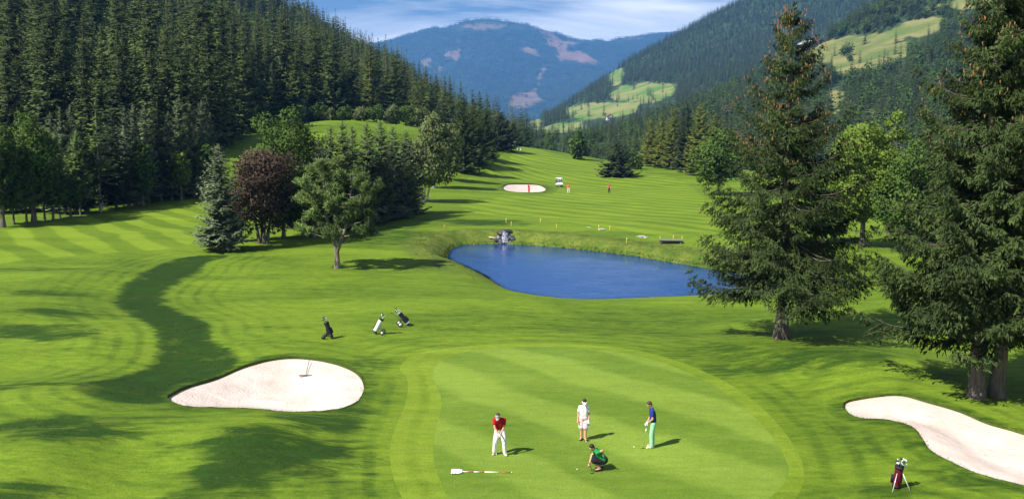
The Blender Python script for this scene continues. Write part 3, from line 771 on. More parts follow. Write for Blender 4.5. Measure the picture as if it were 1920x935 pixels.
def hill_mat(name, forest, meadow1, meadow2, scale=0.004, thr=0.0):
    m, nt, o = new_mat(name)
    pos = nd(nt, 'ShaderNodeNewGeometry').outputs['Position']
    nz = noise_n(nt, pos, scale * 5, 5, .65)
    k = ramp(nt, math_n(nt, 'ADD', attr(nt, 'meadow'), math_n(nt, 'MULTIPLY', math_n(nt, 'SUBTRACT', nz, .5), 1.5)), .36, .64)
    fo_ = mixrgb(nt, ramp(nt, noise_n(nt, pos, scale * 14, 6, .75), .3, .7), tuple(q * .45 for q in forest), tuple(q * 2.0 for q in forest))
    c = mixrgb(nt, k, fo_, mixrgb(nt, ramp(nt, noise_n(nt, pos, scale * 2.2, 4), .35, .65), meadow1, meadow2))
    bsdf(nt, o, c, .95, .05); return m
def soft_poly(g, polys, soft):
    """1 inside any of the picture outlines, fading over soft pixels"""
    u, v = project(g.reshape(-1, 3)); Q = np.stack([u, v], -1); best = np.full(len(Q), -1e9)
    for p in polys:
        p = np.array(p, float); s = seg_dist(Q, p); s[~inside(Q, p)] *= -1; best = np.maximum(best, s)
    return np.clip(.5 + best / (2 * soft), 0, 1)

def instancer(name, P, scl, protos, label, cat, seed, rows_tilt=0.0):
    """one 'stuff' object that carries the trees of a far wood"""
    me = bpy.data.meshes.new(name); me.vertices.add(len(P)); me.vertices.foreach_set('co', np.asarray(P, np.float32).ravel())
    rg = np.random.default_rng(seed)
    for nm, val in (('tree_scale', scl), ('tree_turn', rg.uniform(0, 6.28, len(P)))):
        a_ = me.attributes.new(nm, 'FLOAT', 'POINT'); a_.data.foreach_set('value', np.asarray(val, np.float32))
    a_ = me.attributes.new('tree_pick', 'INT', 'POINT'); a_.data.foreach_set('value', rg.integers(0, len(protos), len(P)).astype(np.int32))
    o = link(name, me, None, None, kind='stuff', label=label, category=cat)
    c = bpy.data.collections.new(name + '_kinds')
    for p in protos: c.objects.link(p)
    ng = bpy.data.node_groups.new(name, 'GeometryNodeTree')
    ng.interface.new_socket('Geometry', in_out='INPUT', socket_type='NodeSocketGeometry'); ng.interface.new_socket('Geometry', in_out='OUTPUT', socket_type='NodeSocketGeometry')
    gi = ng.nodes.new('NodeGroupInput'); go = ng.nodes.new('NodeGroupOutput')
    ci = ng.nodes.new('GeometryNodeCollectionInfo'); ci.inputs['Collection'].default_value = c; ci.inputs['Separate Children'].default_value = True; ci.inputs['Reset Children'].default_value = True
    ip = ng.nodes.new('GeometryNodeInstanceOnPoints'); ip.inputs['Pick Instance'].default_value = True
    def na(nm, ty):
        n = ng.nodes.new('GeometryNodeInputNamedAttribute'); n.data_type = ty; n.inputs[0].default_value = nm; return n.outputs[0]
    cx = ng.nodes.new('ShaderNodeCombineXYZ'); ng.links.new(na('tree_turn', 'FLOAT'), cx.inputs[2])
    m2p = ng.nodes.new('GeometryNodeMeshToPoints')
    ng.links.new(gi.outputs[0], m2p.inputs[0]); ng.links.new(m2p.outputs[0], ip.inputs['Points']); ng.links.new(ci.outputs[0], ip.inputs['Instance'])
    ng.links.new(na('tree_pick', 'INT'), ip.inputs['Instance Index']); ng.links.new(cx.outputs[0], ip.inputs['Rotation']); ng.links.new(na('tree_scale', 'FLOAT'), ip.inputs['Scale'])
    ng.links.new(ip.outputs[0], go.inputs[0])
    md = o.modifiers.new('trees', 'NODES'); md.node_group = ng
    return o
def proto(name, me, mats):
    o = bpy.data.objects.new(name, me)
    if not me.materials:
        for m in mats: me.materials.append(m)
    return o
def joined_tree(name, fol, bark, fmat, bmat):
    """crown and trunk in one small mesh with two materials"""
    V = np.concatenate([fol[0], bark[0]]); F = np.concatenate([fol[1], bark[1] + len(fol[0])])
    me = np_mesh(name, V, F, {'tip': np.concatenate([fol[2], bark[2]]), 'nrm': np.concatenate([fol[3], bark[3]])})
    mi = np.zeros(len(F), np.int32); mi[len(fol[1]):] = 1; me.materials.append(fmat); me.materials.append(bmat)
    me.polygons.foreach_set('material_index', mi); return me

HILL_L = loft([
 [(-700,330,120),(-300,310,150),(0,300,190),(200,285,205),(400,272,212),(560,218,258),(660,214,272),(740,217,290),(800,240,305),(880,264,335),(940,272,375),(985,272,430)],
 [(-700,60,210),(-300,60,260),(0,100,290),(200,130,320),(400,150,350),(560,150,390),(660,165,410),(740,185,430),(800,215,440),(880,250,440),(940,266,460),(990,276,490)],
 [(-700,-260,300),(-300,-220,370),(0,-100,420),(200,0,470),(400,60,520),(560,85,570),(660,120,590),(740,155,600),(800,192,600),(880,238,580),(945,264,560),(998,284,550)],
 [(-700,-560,380),(-300,-480,480),(0,-260,560),(200,-120,640),(400,-40,720),(560,48,790),(660,103,810),(740,146,820),(800,185,800),(880,234,720),(950,266,640),(1005,290,600)],
 [(-700,-300,600),(-300,-240,720),(0,-100,850),(200,0,950),(400,90,1050),(560,140,1150),(660,170,1150),(740,200,1150),(800,225,1100),(880,255,1000),(955,285,820),(1010,300,700)]],
 150, 110, 5.0, 70, 3)
HILL_A = loft([
 [(985,300,470),(1080,305,440),(1200,312,420),(1400,330,390),(1600,340,360),(1800,345,340),(2100,360,320),(2500,380,300)],
 [(988,284,540),(1080,280,560),(1200,270,600),(1400,250,620),(1600,220,620),(1800,190,600),(2100,150,560),(2500,90,500)],
 [(990,274,600),(1080,268,660),(1200,252,760),(1390,190,900),(1560,120,960),(1780,60,930),(2100,-20,860),(2500,-120,760)],
 [(992,272,650),(1085,266,740),(1220,246,860),(1385,172,1030),(1515,96,1120),(1640,20,1180),(2000,-160,1150),(2500,-380,1000)],
 [(995,290,800),(1085,285,900),(1220,275,1100),(1385,240,1300),(1515,190,1400),(1640,120,1500),(2000,0,1500),(2500,-100,1300)]],
 170, 130, 7.0, 110, 11)
HILL_B = loft([
 [(940,268,1250),(1020,268,1150),(1120,268,1100),(1250,268,1100),(1400,262,1150),(1600,240,1250),(1900,200,1300),(2300,160,1250)],
 [(950,256,1500),(1020,248,1450),(1120,228,1450),(1250,200,1500),(1400,160,1600),(1600,120,1700),(1900,60,1700),(2300,-20,1600)],
 [(960,250,1800),(1030,225,1900),(1130,180,2000),(1230,140,2100),(1390,80,2200),(1600,0,2300),(1900,-120,2300),(2300,-160,2200)],
 [(975,248,2100),(1025,222,2300),(1140,147,2500),(1200,108,2600),(1370,12,2700),(1600,-90,2800),(1900,-150,2800),(2300,-180,2700)],
 [(1000,262,3000),(1040,250,3200),(1140,200,3400),(1230,160,3400),(1390,100,3400),(1600,0,3400),(1900,-100,3300),(2300,-200,3200)]],
 190, 130, 16.0, 260, 23)
HILL_C = loft([
 [(300,262,6600),(520,264,6600),(700,264,6600),(820,264,6400),(920,264,6200),(1040,264,6400),(1160,264,6600),(1300,262,6600),(1500,262,6600),(1800,262,6600)],
 [(300,225,8000),(520,220,8000),(700,205,8000),(800,205,7800),(900,195,7400),(1020,185,7800),(1140,175,8000),(1280,180,8000),(1500,180,8000),(1800,180,8000)],
 [(300,190,9200),(520,165,9200),(690,140,9200),(790,115,9200),(900,105,9000),(1010,110,9200),(1120,120,9400),(1250,115,9400),(1500,120,9400),(1800,130,9400)],
 [(300,165,10400),(520,125,10600),(720,88,10600),(800,60,10600),(900,43,10400),(1000,52,10600),(1110,73,10800),(1240,69,11000),(1500,75,11000),(1800,90,11000)],
 [(300,200,12400),(520,180,12400),(720,150,12400),(800,130,12400),(900,120,12200),(1000,125,12400),(1110,135,12400),(1240,130,12400),(1500,140,12400),(1800,150,12400)]],
 190, 120, 120.0, 900, 31)
MEADOW_A = [[(1548,96),(1640,90),(1700,78),(1712,100),(1640,132),(1570,140)],[(1470,92),(1515,88),(1540,80),(1600,68),(1660,62),(1700,55),(1735,40),(1745,62),(1700,72),(1650,90),(1610,108),(1560,118),(1500,118)],[(1640,70),(1700,40),(1760,30),(1790,45),(1720,70)],
  [(1720,22),(1760,8),(1860,-15),(1860,15),(1790,20)],[(1548,172),(1578,168),(1590,188),(1570,215),(1552,200)],[(1385,135),(1415,112),(1420,122),(1395,142)],[(1610,212),(1640,205),(1640,222),(1612,230)]]
MEADOW_B = [[(1140,178),(1165,162),(1220,155),(1270,158),(1262,178),(1220,195),(1185,190),(1150,188)],[(1060,205),(1090,195),(1140,192),(1200,193),(1190,212),(1140,222),(1085,224),(1062,215)],
  [(988,214),(1005,210),(1015,225),(1012,245),(995,240)],[(1012,240),(1050,230),(1090,228),(1100,240),(1060,250),(1020,250)],[(1135,135),(1165,128),(1172,140),(1160,160),(1148,158)]]
MEADOW_C = [[(1005,52),(1030,58),(1048,70),(1062,82),(1066,100),(1060,116),(1046,120),(1042,108),(1050,100),(1040,88),(1022,84),(1024,74)],[(974,92),(990,87),(1004,92),(1012,108),(996,104)],
  [(1060,98),(1085,95),(1120,112),(1124,122),(1098,118),(1062,116)],[(865,50),(905,43),(950,47),(940,54),(890,56)],[(788,115),(808,112),(800,126)],[(834,105),(862,94),(858,114)],
  [(960,178),(1005,168),(1015,188),(985,206),(950,200)],[(1150,72),(1215,66),(1200,74)],[(822,128),(830,122),(822,142)],[(1006,140),(1024,124),(1016,150),(1008,160)],[(1055,76),(1090,80),(1070,86)]]
mA = soft_poly(HILL_A, MEADOW_A, 7); mB = soft_poly(HILL_B, MEADOW_B, 6); mC = soft_poly(HILL_C, MEADOW_C, 9)
M_HL = hill_mat('left_hill_floor', (0.028, 0.040, 0.016), (0.06, 0.09, 0.02), (0.05, 0.07, 0.02))
M_HA = hill_mat('near_right_hill_floor', (0.030, 0.050, 0.020), (0.10, 0.14, 0.04), (0.21, 0.20, 0.075), .012)
M_HB = hill_mat('right_hill_floor', (0.028, 0.046, 0.022), (0.085, 0.175, 0.035), (0.24, 0.235, 0.085), .006)
M_HC = hill_mat('mountain_floor', (0.030, 0.045, 0.026), (0.25, 0.15, 0.11), (0.16, 0.13, 0.08), .0012)
for g, mat, me_ in ((HILL_L, M_HL, np.zeros(HILL_L.shape[0] * HILL_L.shape[1])), (HILL_A, M_HA, mA), (HILL_B, M_HB, mB)):
    link('hill', grid_mesh('hill', g, {'meadow': me_}), mat, **S)
link('mountain', grid_mesh('mountain', HILL_C, {'meadow': mC}), M_HC, **S)

# far trees, simplest first
def mini(H, Rb, seed, rows=4, n=7):
    rg = np.random.default_rng(seed); fol = []
    for i in range(rows):
        f = i / rows; z = H * (.12 + .80 * f); r = Rb * (1 - f) * 1.05 + .05 * Rb
        az = 6.283 * np.arange(n) / n + rg.uniform(0, 6); o_ = np.stack([np.cos(az), np.sin(az), np.zeros(n)], -1)
        C = np.tile([[0, 0, z + H * .16]], (n, 1)); D = o_ * 1.0; D[:, 2] = -.16 * H / r * rg.uniform(.7, 1.4, n)
        fol.append(blades(C, D, np.cross(o_, [[0, 0, 1.0]]), np.hypot(r, .16 * H) * rg.uniform(.85, 1.2, n), np.full(n, r * 1.0), .2, .9))
    v, f_, t, _ = merge(fol)
    return v, f_, t, round_normals(v)
CLUMPS = []
for k in range(4):
    rgc = np.random.default_rng(80 + k); ps = []
    for j in range(7):
        v_, f_, t_, n_ = mini(rgc.uniform(17, 27), rgc.uniform(4, 6), 50 + k * 9 + j, 2, 5)
        ps.append((v_ + [rgc.uniform(-18, 18), rgc.uniform(-18, 18), 0], f_, t_, n_))
    v_, f_, t_, n_ = merge(ps); CLUMPS.append(np_mesh('far_conifers', v_, f_, {'tip': t_, 'nrm': n_}))
MIDP = []
for k in range(5):
    fo, ba, _ = spruce(18, 3.9 + .5 * k, 60 + k, whorls=14, per=6, twigs=4, cb=.03, blade=1.5, ragged=.28, pw=.66)
    MIDP.append(proto('mid_spruce', joined_tree('mid_spruce', fo, ba, F_SPRUCE, B_GREY), []))
fo, ba = broadleaf(14, 5.2, 71, (0.12, 1), 16, 500, 1.35, .25, lobe_r=(.32, .5)); BROADP = proto('mid_broadleaf', joined_tree('mid_broadleaf', fo, ba, F_LEAF, B_GREY), [])
def wood(g, n, seed, r, meadow=None, rows=0.86, view=(-250, 2150), nearest=0.0):
    P = scatter(g, n, seed, rows=rows); u, v = project(P)
    k = (u > view[0]) & (u < view[1]) & (P[:, 1] > nearest)
    if meadow is not None:
        md = soft_poly(P.reshape(1, -1, 3), meadow, 7); md = np.maximum(md, .62 * soft_poly((P + [0, 0, 14]).reshape(1, -1, 3), meadow, 7)); k &= np.random.default_rng(seed + 50).random(len(P)) > np.clip(md * 1.7 + .5 * fbm(P[:, 0] / 40, P[:, 1] / 40, seed, 2) * (md > .02), 0, .985)
    P = P[k]; P = P[thin(P, r)]
    return P - [0, 0, .4]
PC = wood(HILL_C, 70000, 5, 24, MEADOW_C, .80, (650, 1500))
kk = np.random.default_rng(4).random(len(PC)) < np.clip(1.15 - .9 * np.clip((project(PC)[1] < 58), 0, 1), 0, 1); PC = PC[kk]
FAR1 = [proto('far_conifers', m_, [F_FAR]) for m_ in CLUMPS]
instancer('mountain_forest', PC, rng.uniform(1.0, 1.9, len(PC)), FAR1, 'dense conifer forest covering the far blue mountain', 'forest', 1)
PB = wood(HILL_B, 52000, 6, 7.5, MEADOW_B, .84, (930, 2000))
instancer('far_hill_forest', PB, rng.uniform(.65, 1.2, len(PB)), MIDP[:3], 'hazy conifer forest on the far right hillside', 'forest', 2)
PA = wood(HILL_A, 26000, 7, 5.6, MEADOW_A, .84, (940, 2200))
isb = np.random.default_rng(12).random(len(PA)) < .16 + .25 * (fbm(PA[:, 0] / 60, PA[:, 1] / 60, 77, 3) > .25)
instancer('near_hill_forest', PA, rng.uniform(.6, 1.2, len(PA)) * np.interp(project(PA)[0], [990, 1120, 1280], [.42, .55, 1]), MIDP + [BROADP, proto('mid_broadleaf', BROADP.data, [])], 'mixed forest on the near right hillside behind the large spruces', 'forest', 3)
PL = wood(HILL_L, 18000, 8, 6.6, None, .82, (-350, 1100))
# ------------------------------------------------------------------ forest on the left hillside: the largest trees singly, the rest as one wood
FOREST_KINDS = []
for k in range(7):
    if k < 5: fo, ba, _ = spruce(25, 4.0 + .5 * k, 160 + k, whorls=30, per=7, twigs=9, cb=.03, blade=1.35, droop=.5, ragged=.28, pw=.68)
    else: fo, ba, _ = spruce(22, 3.4, 160 + k, whorls=24, per=6, twigs=8, cb=.08, blade=.8, droop=.3, ragged=.25)
    FOREST_KINDS.append(joined_tree('spruce_tree', fo, ba, F_SPRUCE if k < 5 else F_LARCH, B_GREY))
u, v = project(PL)
seen = (u > -60) & (u < 1000)
order = np.argsort(np.where(seen, PL[:, 1], 1e6))
first = order[:255]; rest = np.setdiff1d(np.arange(len(PL)), first)
rg = np.random.default_rng(99)
for k in first:
    kind = int(rg.choice(7, p=[.17, .17, .17, .17, .14, .10, .08]))
    lar = kind >= 5
    o = link('larch_tree' if lar else 'spruce_tree', FOREST_KINDS[kind], None, None,
             label='olive green larch among dark spruces on the left hillside' if lar else 'tall dark spruce in the dense forest on the left hillside',
             category='tree', group='larches of the left hillside forest' if lar else 'spruces of the left hillside forest')
    o.location = PL[k]; o.rotation_euler = (rg.normal(0, .02), rg.normal(0, .02), rg.uniform(0, 6.28))
    q = rg.uniform(.58, 1.38) * np.interp(u[k], [430, 620, 800], [1, .74, .60]); o.scale = (q * rg.uniform(.95, 1.35),) * 2 + (q,)
LAR = joined_tree('hill_larch', *spruce(22, 3.2, 190, whorls=13, per=6, twigs=4, cb=.06, blade=1.2, droop=.3)[:2], F_LARCH, B_GREY)
instancer('left_hill_forest', PL[rest], rng.uniform(.6, 1.4, len(rest)) * np.interp(u[rest], [430, 620, 800], [1, .88, .78]), [proto('hill_spruce', p.data, []) for p in MIDP] + [proto('hill_larch', LAR, []), proto('hill_broadleaf', BROADP.data, [])],
          'spruce and larch forest climbing the left hillside to the skyline', 'forest', 4)

# ------------------------------------------------------------------ trees that stand singly on the course
def stand(u, vb, vt, hw):
    p = ground(u, vb); k = px_per_m(p)
    return p, (vb - vt) / k, hw / k, k
_seed = [300]
def conifer(label, u, vb, vt, hw, fm=F_FIR, bm=B_GREY, name='fir_tree', **kw):
    _seed[0] += 1
    p, H, Rb, k = stand(u, vb, vt, hw * 1.4)
    a_ = dict(whorls=34, per=7, twigs=13, cb=.10, blade=1.1, droop=.4, ragged=.22, pw=.62); a_.update(kw)
    fo, ba, _ = spruce(H, Rb, _seed[0], **a_)
    return plant(name, label, 'tree', tree_meshes(name, fo, ba), fm, bm, p - [0, 0, .05])
def leafy(label, u, vb, vt, hw, fm=F_LEAF, bm=B_GREY, name='broadleaf_tree', cat='tree', dens=1.0, **kw):
    _seed[0] += 1
    p, H, Rb, k = stand(u, vb, vt, hw)
    lf = max(.13, 5.4 / k); n = int(dens * min(20000, 8.5 * (2 * Rb * H * .8) / (lf * lf * .5)))
    kw['crown'] = (kw.get('crown', (.2, 1))[0] * .75, 1.0)
    H *= 1.07
    a_ = dict(lobes=28, leaves=n, leaf=lf, trunk_r=.018 * H + .05); a_.update(kw)
    fo, ba = broadleaf(H, Rb, _seed[0], **a_)
    return plant(name, label, cat, tree_meshes(name, fo, ba), fm, bm, p - [0, 0, .05])
GL = 'grove along the left fairway'
leafy('broad green maple, the largest leafy tree of the left grove', 64, 416, 212, 56, crown=(.22, 1), lobes=34)
leafy('dark leafy tree cut by the left edge of the picture', 6, 426, 236, 40, crown=(.2, 1), fm=F_LEAF)
leafy('low leafy tree under the big maple at left', 100, 412, 325, 30, crown=(.3, 1))
leafy('low leafy tree beside dark firs left of the pale trunk', 133, 407, 322, 28, crown=(.3, 1))
conifer('narrow fir rising behind the big maple', 104, 400, 214, 18)
conifer('narrow pale-tipped fir, first right of the big maple', 123, 402, 206, 19)
conifer('narrow pale-tipped fir, second right of the big maple', 142, 401, 200, 20)
conifer('dark conifer close left of the pale bare trunk', 161, 400, 226, 24, F_DARK)
conifer('tall open conifer with a long pale bare trunk in the left grove', 189, 397, 192, 30, F_PINE, B_PALE, 'open_conifer', whorls=24, per=5, twigs=8, cb=.3, droop=.3, ragged=.5, trunk_r=.2)
conifer('dark conifer close right of the pale bare trunk', 218, 392, 214, 25, F_DARK)
for i, (u_, vb_, vt_, hw_, w_) in enumerate([(242,387,206,18,'first'),(258,384,202,17,'second'),(279,380,197,18,'third'),(302,377,200,18,'fourth'),(322,375,212,17,'fifth'),(343,372,190,21,'sixth'),
        (363,370,195,20,'seventh'),(385,367,196,18,'eighth')]):
    conifer(f'pale-topped fir, {w_} in the row right of the pale bare trunk', u_, vb_, vt_ - (6 if i % 2 else 0), hw_, F_FIR if i != 3 else F_DARK, pw=.5)
conifer('fir at the right end of the left grove', 400, 365, 214, 16, F_FIR)
leafy('dark leafy tree below the pale fir tops of the left grove', 268, 386, 268, 26, crown=(.25, 1), fm=F_LEAF)
leafy('small bright yellow-green tree among the dark left grove', 340, 376, 286, 20, F_LIME, crown=(.35, 1), dens=.6)
leafy('dark leafy tree at the right end of the left grove', 376, 370, 262, 26, crown=(.25, 1))
for u_, vb_, vt_, hw_, w_ in [(26,421,262,22,'leftmost'),(50,417,250,22,'second'),(84,413,256,20,'third'),(112,409,250,20,'fourth'),(151,404,246,20,'fifth')]:
    conifer(f'dark thin-trunked conifer in front of the left grove, {w_} from the left edge', u_, vb_, vt_, hw_, F_PINE, cb=.24, trunk_r=.13, pw=.5)
# darker trees filling the left grove behind its front row, and the forest edge above the slope
for i, (u_, vb_, vt_, hw_) in enumerate([(20,398,255,34),(48,395,250,30),(84,392,248,34),(112,390,250,30),(150,386,252,30),(176,384,250,26),(204,380,246,30),(232,377,248,28),(262,373,250,28),(290,370,248,28),(318,367,250,28),(346,364,248,28),(374,361,246,28),(396,358,256,22)]):
    if i % 3 == 2: leafy('dark leafy tree in the shade behind the front row of the left grove', u_, vb_, vt_, hw_, F_LEAF, crown=(.15, 1), dens=.5)['group'] = 'shaded trees behind the left grove'
    else: conifer('dark conifer in the shade behind the front row of the left grove', u_, vb_, vt_, hw_, F_DARK, cb=.12, whorls=24, twigs=9, blade=1.3)['group'] = 'shaded conifers behind the left grove'
EDGE = [(-20,300),(20,305),(60,300),(95,306),(130,300),(165,305),(200,300),(230,304),(262,298),(290,302),(318,296),(345,298),(372,290),(395,280),(415,270),(440,260),(462,250),(485,240),(505,230),(522,222),(540,216),(0,285),(40,284),(80,283),(120,284),(160,282),(200,281),(240,280),(280,278),(320,275),(355,270),(385,262),(430,245),(455,238),(478,228),(500,219)]
for i, (u_, v_) in enumerate(EDGE):
    p = ground(u_, v_); o = link('spruce_tree', FOREST_KINDS[i % 5], None, None, label='tall dark spruce at the lower edge of the left hillside forest', category='tree', group='spruces at the lower forest edge')
    o.location = p - [0, 0, .3]; q = rg.uniform(.72, 1.0); o.scale = (q, q, q); o.rotation_euler = (0, 0, rg.uniform(0, 6.28))
# centre cluster
conifer('grey-green spruce at the left end of the centre cluster', 417, 470, 272, 36, F_FIR, B_SPRUCE, 'spruce_tree', whorls=36, per=7, twigs=15, cb=.10, pw=.62, trunk_r=.26)
leafy('copper-leaved tree on several thin trunks beside the grey-green spruce', 494, 456, 276, 66, F_COPPER, crown=(.16, 1), lobes=30, lobe_r=(.22, .5), stems=4, spread=.4, egg=.55, trunk_r=.34)
leafy('big dark green broadleaf rising behind the copper tree', 545, 428, 205, 80, F_LEAF, crown=(.2, 1), lobes=40)
leafy('dark leafy tree between the copper tree and the pine', 572, 446, 300, 42, F_LEAF, crown=(.25, 1), stems=2, spread=.3)
for u_, vb_, vt_, hw_, lb in [(602,438,262,22,'narrow dark fir left of the fir spires behind the pine'),(624,433,238,22,'fir spire right behind the pine top'),(646,430,230,24,'tallest left fir spire in the row behind the pine'),
        (664,425,240,22,'short fir spire between two taller ones behind the pine'),(691,420,233,25,'fir spire in the middle of the row right of the pine'),(717,414,230,25,'tall fir spire right of the middle of the row'),
        (739,409,240,24,'fir spire, second from the birch'),(763,401,248,24,'fir spire next to the birch')]:
    conifer(lb, u_, vb_, vt_, hw_ * 1.25, F_FIRD, cb=.06, pw=.6)
for u_, vb_, vt_, hw_, lb in [(452,452,318,34,'dark leafy tree in the gap left of the copper tree'),(532,446,296,44,'dark leafy tree close behind the copper tree'),(588,446,292,40,'dark leafy tree left behind the lone pine'),(606,436,318,34,'dark leafy tree filling the gap behind the pine'),(655,428,305,40,'dark leafy tree below the tallest left fir spires'),(705,416,300,40,'dark leafy tree below the middle fir spires'),(750,404,296,36,'dark leafy tree beside the birch trunk')]:
    leafy(lb, u_, vb_, vt_, hw_, F_LEAF, crown=(.08, 1), dens=.6)
p, H, Rb, k = stand(632, 503, 300, 66)
fo, ba = pine(H, Rb, 41)
plant('pine_tree', 'pine with a pale forked trunk standing alone before the centre cluster', 'tree', tree_meshes('pine_tree', fo, ba), F_PINE, B_PINE, p)
leafy('grey-green birch at the right end of the centre cluster', 797, 378, 246, 52, F_BIRCH, B_PALE, 'birch_tree', crown=(.22, 1), stems=3, spread=.3, hang=.5)
leafy('tall loose birch behind the fairway birch', 812, 352, 203, 36, F_BIRCH, B_PALE, 'birch_tree', crown=(.18, 1), hang=.4)
leafy('brownish leafy tree left of the fairway spruces', 842, 338, 232, 30, F_BIRCH, crown=(.15, 1))
conifer('brown-green conifer, nearest of the row along the left side of the far fairway', 866, 322, 198, 30, F_SPRUCE, name='spruce_tree', cb=.05)
conifer('dark spruce, second of the row along the far fairway', 886, 306, 200, 27, F_SPRUCE, name='spruce_tree', cb=.05)
conifer('dark spruce, third of the row along the far fairway', 908, 294, 206, 24, F_SPRUCE, name='spruce_tree', cb=.05)
conifer('broad dark spruce beside the tee at the fairway crest', 938, 281, 212, 27, F_DARK, name='spruce_tree', cb=.05)
conifer('slim spruce right behind the crest tee', 962, 272, 228, 15, F_SPRUCE, name='spruce_tree', cb=.05)
conifer('small spruce right of the crest tee', 978, 270, 240, 13, F_SPRUCE, name='spruce_tree', cb=.05)
# round the raised green at left
for u_, vb_, vt_, hw_, fm_, lb in [(562,217,165,24,F_FIR,'grey-green tree left of the raised green'),(592,214,172,22,F_LEAF,'leafy tree at the left back of the raised green'),(618,212,184,16,F_BIRCH,'pale bush behind the raised green, left'),
        (648,211,182,17,F_LEAF,'dark bush behind the raised green'),(676,211,188,15,F_BIRCH,'pale bush behind the middle of the raised green'),(706,213,184,18,F_LEAF,'leafy bush behind the right of the raised green'),
        (735,217,182,20,F_BIRCH,'pale leafy tree right behind the raised green'),(770,232,178,24,F_LEAF,'dark leafy tree at the right end of the raised green'),(790,246,190,26,F_BIRCH,'pale leafy tree below the right end of the raised green')]:
    p = at(u_, vb_, 262.0); kk_ = px_per_m(p); _seed[0] += 1
    p = np.array([p[0], p[1], min(p[2], gz(p[0], p[1]) + .3)])
    Hh, Rr = (vb_ - vt_) / kk_, hw_ / kk_
    fo, ba = broadleaf(Hh, Rr, _seed[0], crown=(.08, 1), lobes=18, leaves=2600, leaf=.5, trunk_r=.15)
    plant('broadleaf_tree', lb, 'tree', tree_meshes('broadleaf_tree', fo, ba), fm_, B_GREY, p)
# right side of the fairway
for i, (u_, vb_, vt_, hw_, w_) in enumerate([(1220,312,226,18,'first'),(1240,315,214,17,'second'),(1262,318,202,18,'third'),(1286,323,194,19,'fourth'),(1313,329,196,23,'fifth'),(1338,333,216,20,'last')]):
    conifer(f'olive larch, {w_} from the left in the row right of the far fairway', u_, vb_, vt_, hw_, F_LARCH if i not in (3,) else F_DARK, name='larch_tree', cb=.08, droop=.25, blade=1.1, pw=.5)
leafy('dark round linden on a bare trunk at the right fairway edge', 1348, 366, 243, 50, F_LEAF, crown=(.17, 1), lobes=34)
conifer('squat wide spruce standing alone on the right of the far fairway', 1157, 331, 263, 31, F_DARK, name='spruce_tree', cb=.03, pw=.75, whorls=24, droop=.3)
leafy('small dark bush right of the squat spruce', 1189, 317, 288, 16, F_LEAF, crown=(.02, 1), name='bush', cat='bush')
leafy('dark round tree at the far right edge of the fairway crest', 1085, 299, 248, 19, F_LEAF, crown=(.05, 1))
leafy('bright lime-green broadleaf between the two large spruces', 1616, 463, 230, 64, F_LIME, crown=(.2, 1), lobes=40)
leafy('mid-green broadleaf right of the lime-green tree', 1700, 474, 262, 70, F_LEAF, crown=(.15, 1), lobes=36)
leafy('pale-topped slender tree behind the lime-green broadleaf', 1668, 440, 212, 26, F_LIME, crown=(.2, 1), dens=.6)
leafy('dark leafy tree half hidden behind the large free spruce', 1548, 455, 330, 50, F_LEAF, crown=(.15, 1))
leafy('leafy tree behind the double spruce at the right edge', 1800, 470, 280, 80, F_LEAF, crown=(.12, 1))
leafy('leafy tree cut by the right edge of the picture', 1905, 470, 260, 70, F_LEAF, crown=(.12, 1))

# ------------------------------------------------------------------ the large spruces at right
M_CONE = plain('spruce_cone', (0.23, 0.115, 0.045), .7, .2, 0, .25)
def old_spruce(label, u, vb, H, Rb, seed, rz, cones=420, **kw):
    p = ground(u, vb)
    a_ = dict(whorls=30, per=7, twigs=21, sub=34, cb=.20, pw=.78, droop=.5, up=.5, wood=True, ragged=.34, blade=1.0, trunk_r=.36); a_.update(kw)
    fo, ba, tips = spruce(H, Rb, seed, **a_)
    rg = np.random.default_rng(seed)
    # bare dead snags low on the trunk
    sn = [ba]
    for i in range(26):
        z = H * rg.uniform(.17, .6); az = rg.uniform(0, 6.28); L = rg.uniform(.6, .75 * Rb); s = np.linspace(0, 1, 5)
        c = np.stack([np.cos(az) * L * s, np.sin(az) * L * s, z - .12 * L * s + .05 * L * s * s], -1) + rg.normal(0, .03, (5, 3)) * s[:, None]
        sn.append(np_tube(c, .035 * (1 - .8 * s), 4))
    ba = merge(sn)
    t = plant('spruce_tree', label, 'tree', tree_meshes('old_spruce', fo, ba), F_HERO, B_SPRUCE, p, rz)
    tips = [c for c, f in tips if f > .42]
    mb = MB()
    for i in range(cones):
        c = tips[int(rg.integers(len(tips)))] + rg.normal(0, .22, 3); L = rg.uniform(.13, .19)
        mb.tube([(c[0], c[1], c[2]), (c[0], c[1], c[2] - .35 * L), (c[0], c[1], c[2] - L)], [.012, .032, .008], 5, False)
    mb.build('cones', M_CONE, t, kind='stuff')
    return t
p = ground(1465, 632); kA = px_per_m(p)
old_spruce('large spruce standing free right of the pond, whole from trunk to tip', 1465, 634, (634 - 33) / kA, 158 / kA, 5, .4)
p = ground(1832, 753); kB = px_per_m(p)
old_spruce('left trunk of the two huge spruces behind the right bunker', 1830, 744, 880 / kB, 180 / kB, 17, 1.1, cones=260, whorls=34, cb=.20, trunk_r=.32)
old_spruce('right trunk of the two huge spruces behind the right bunker', 1868, 742, 820 / kB, 160 / kB, 23, 2.0, cones=200, whorls=32, cb=.19, trunk_r=.30)
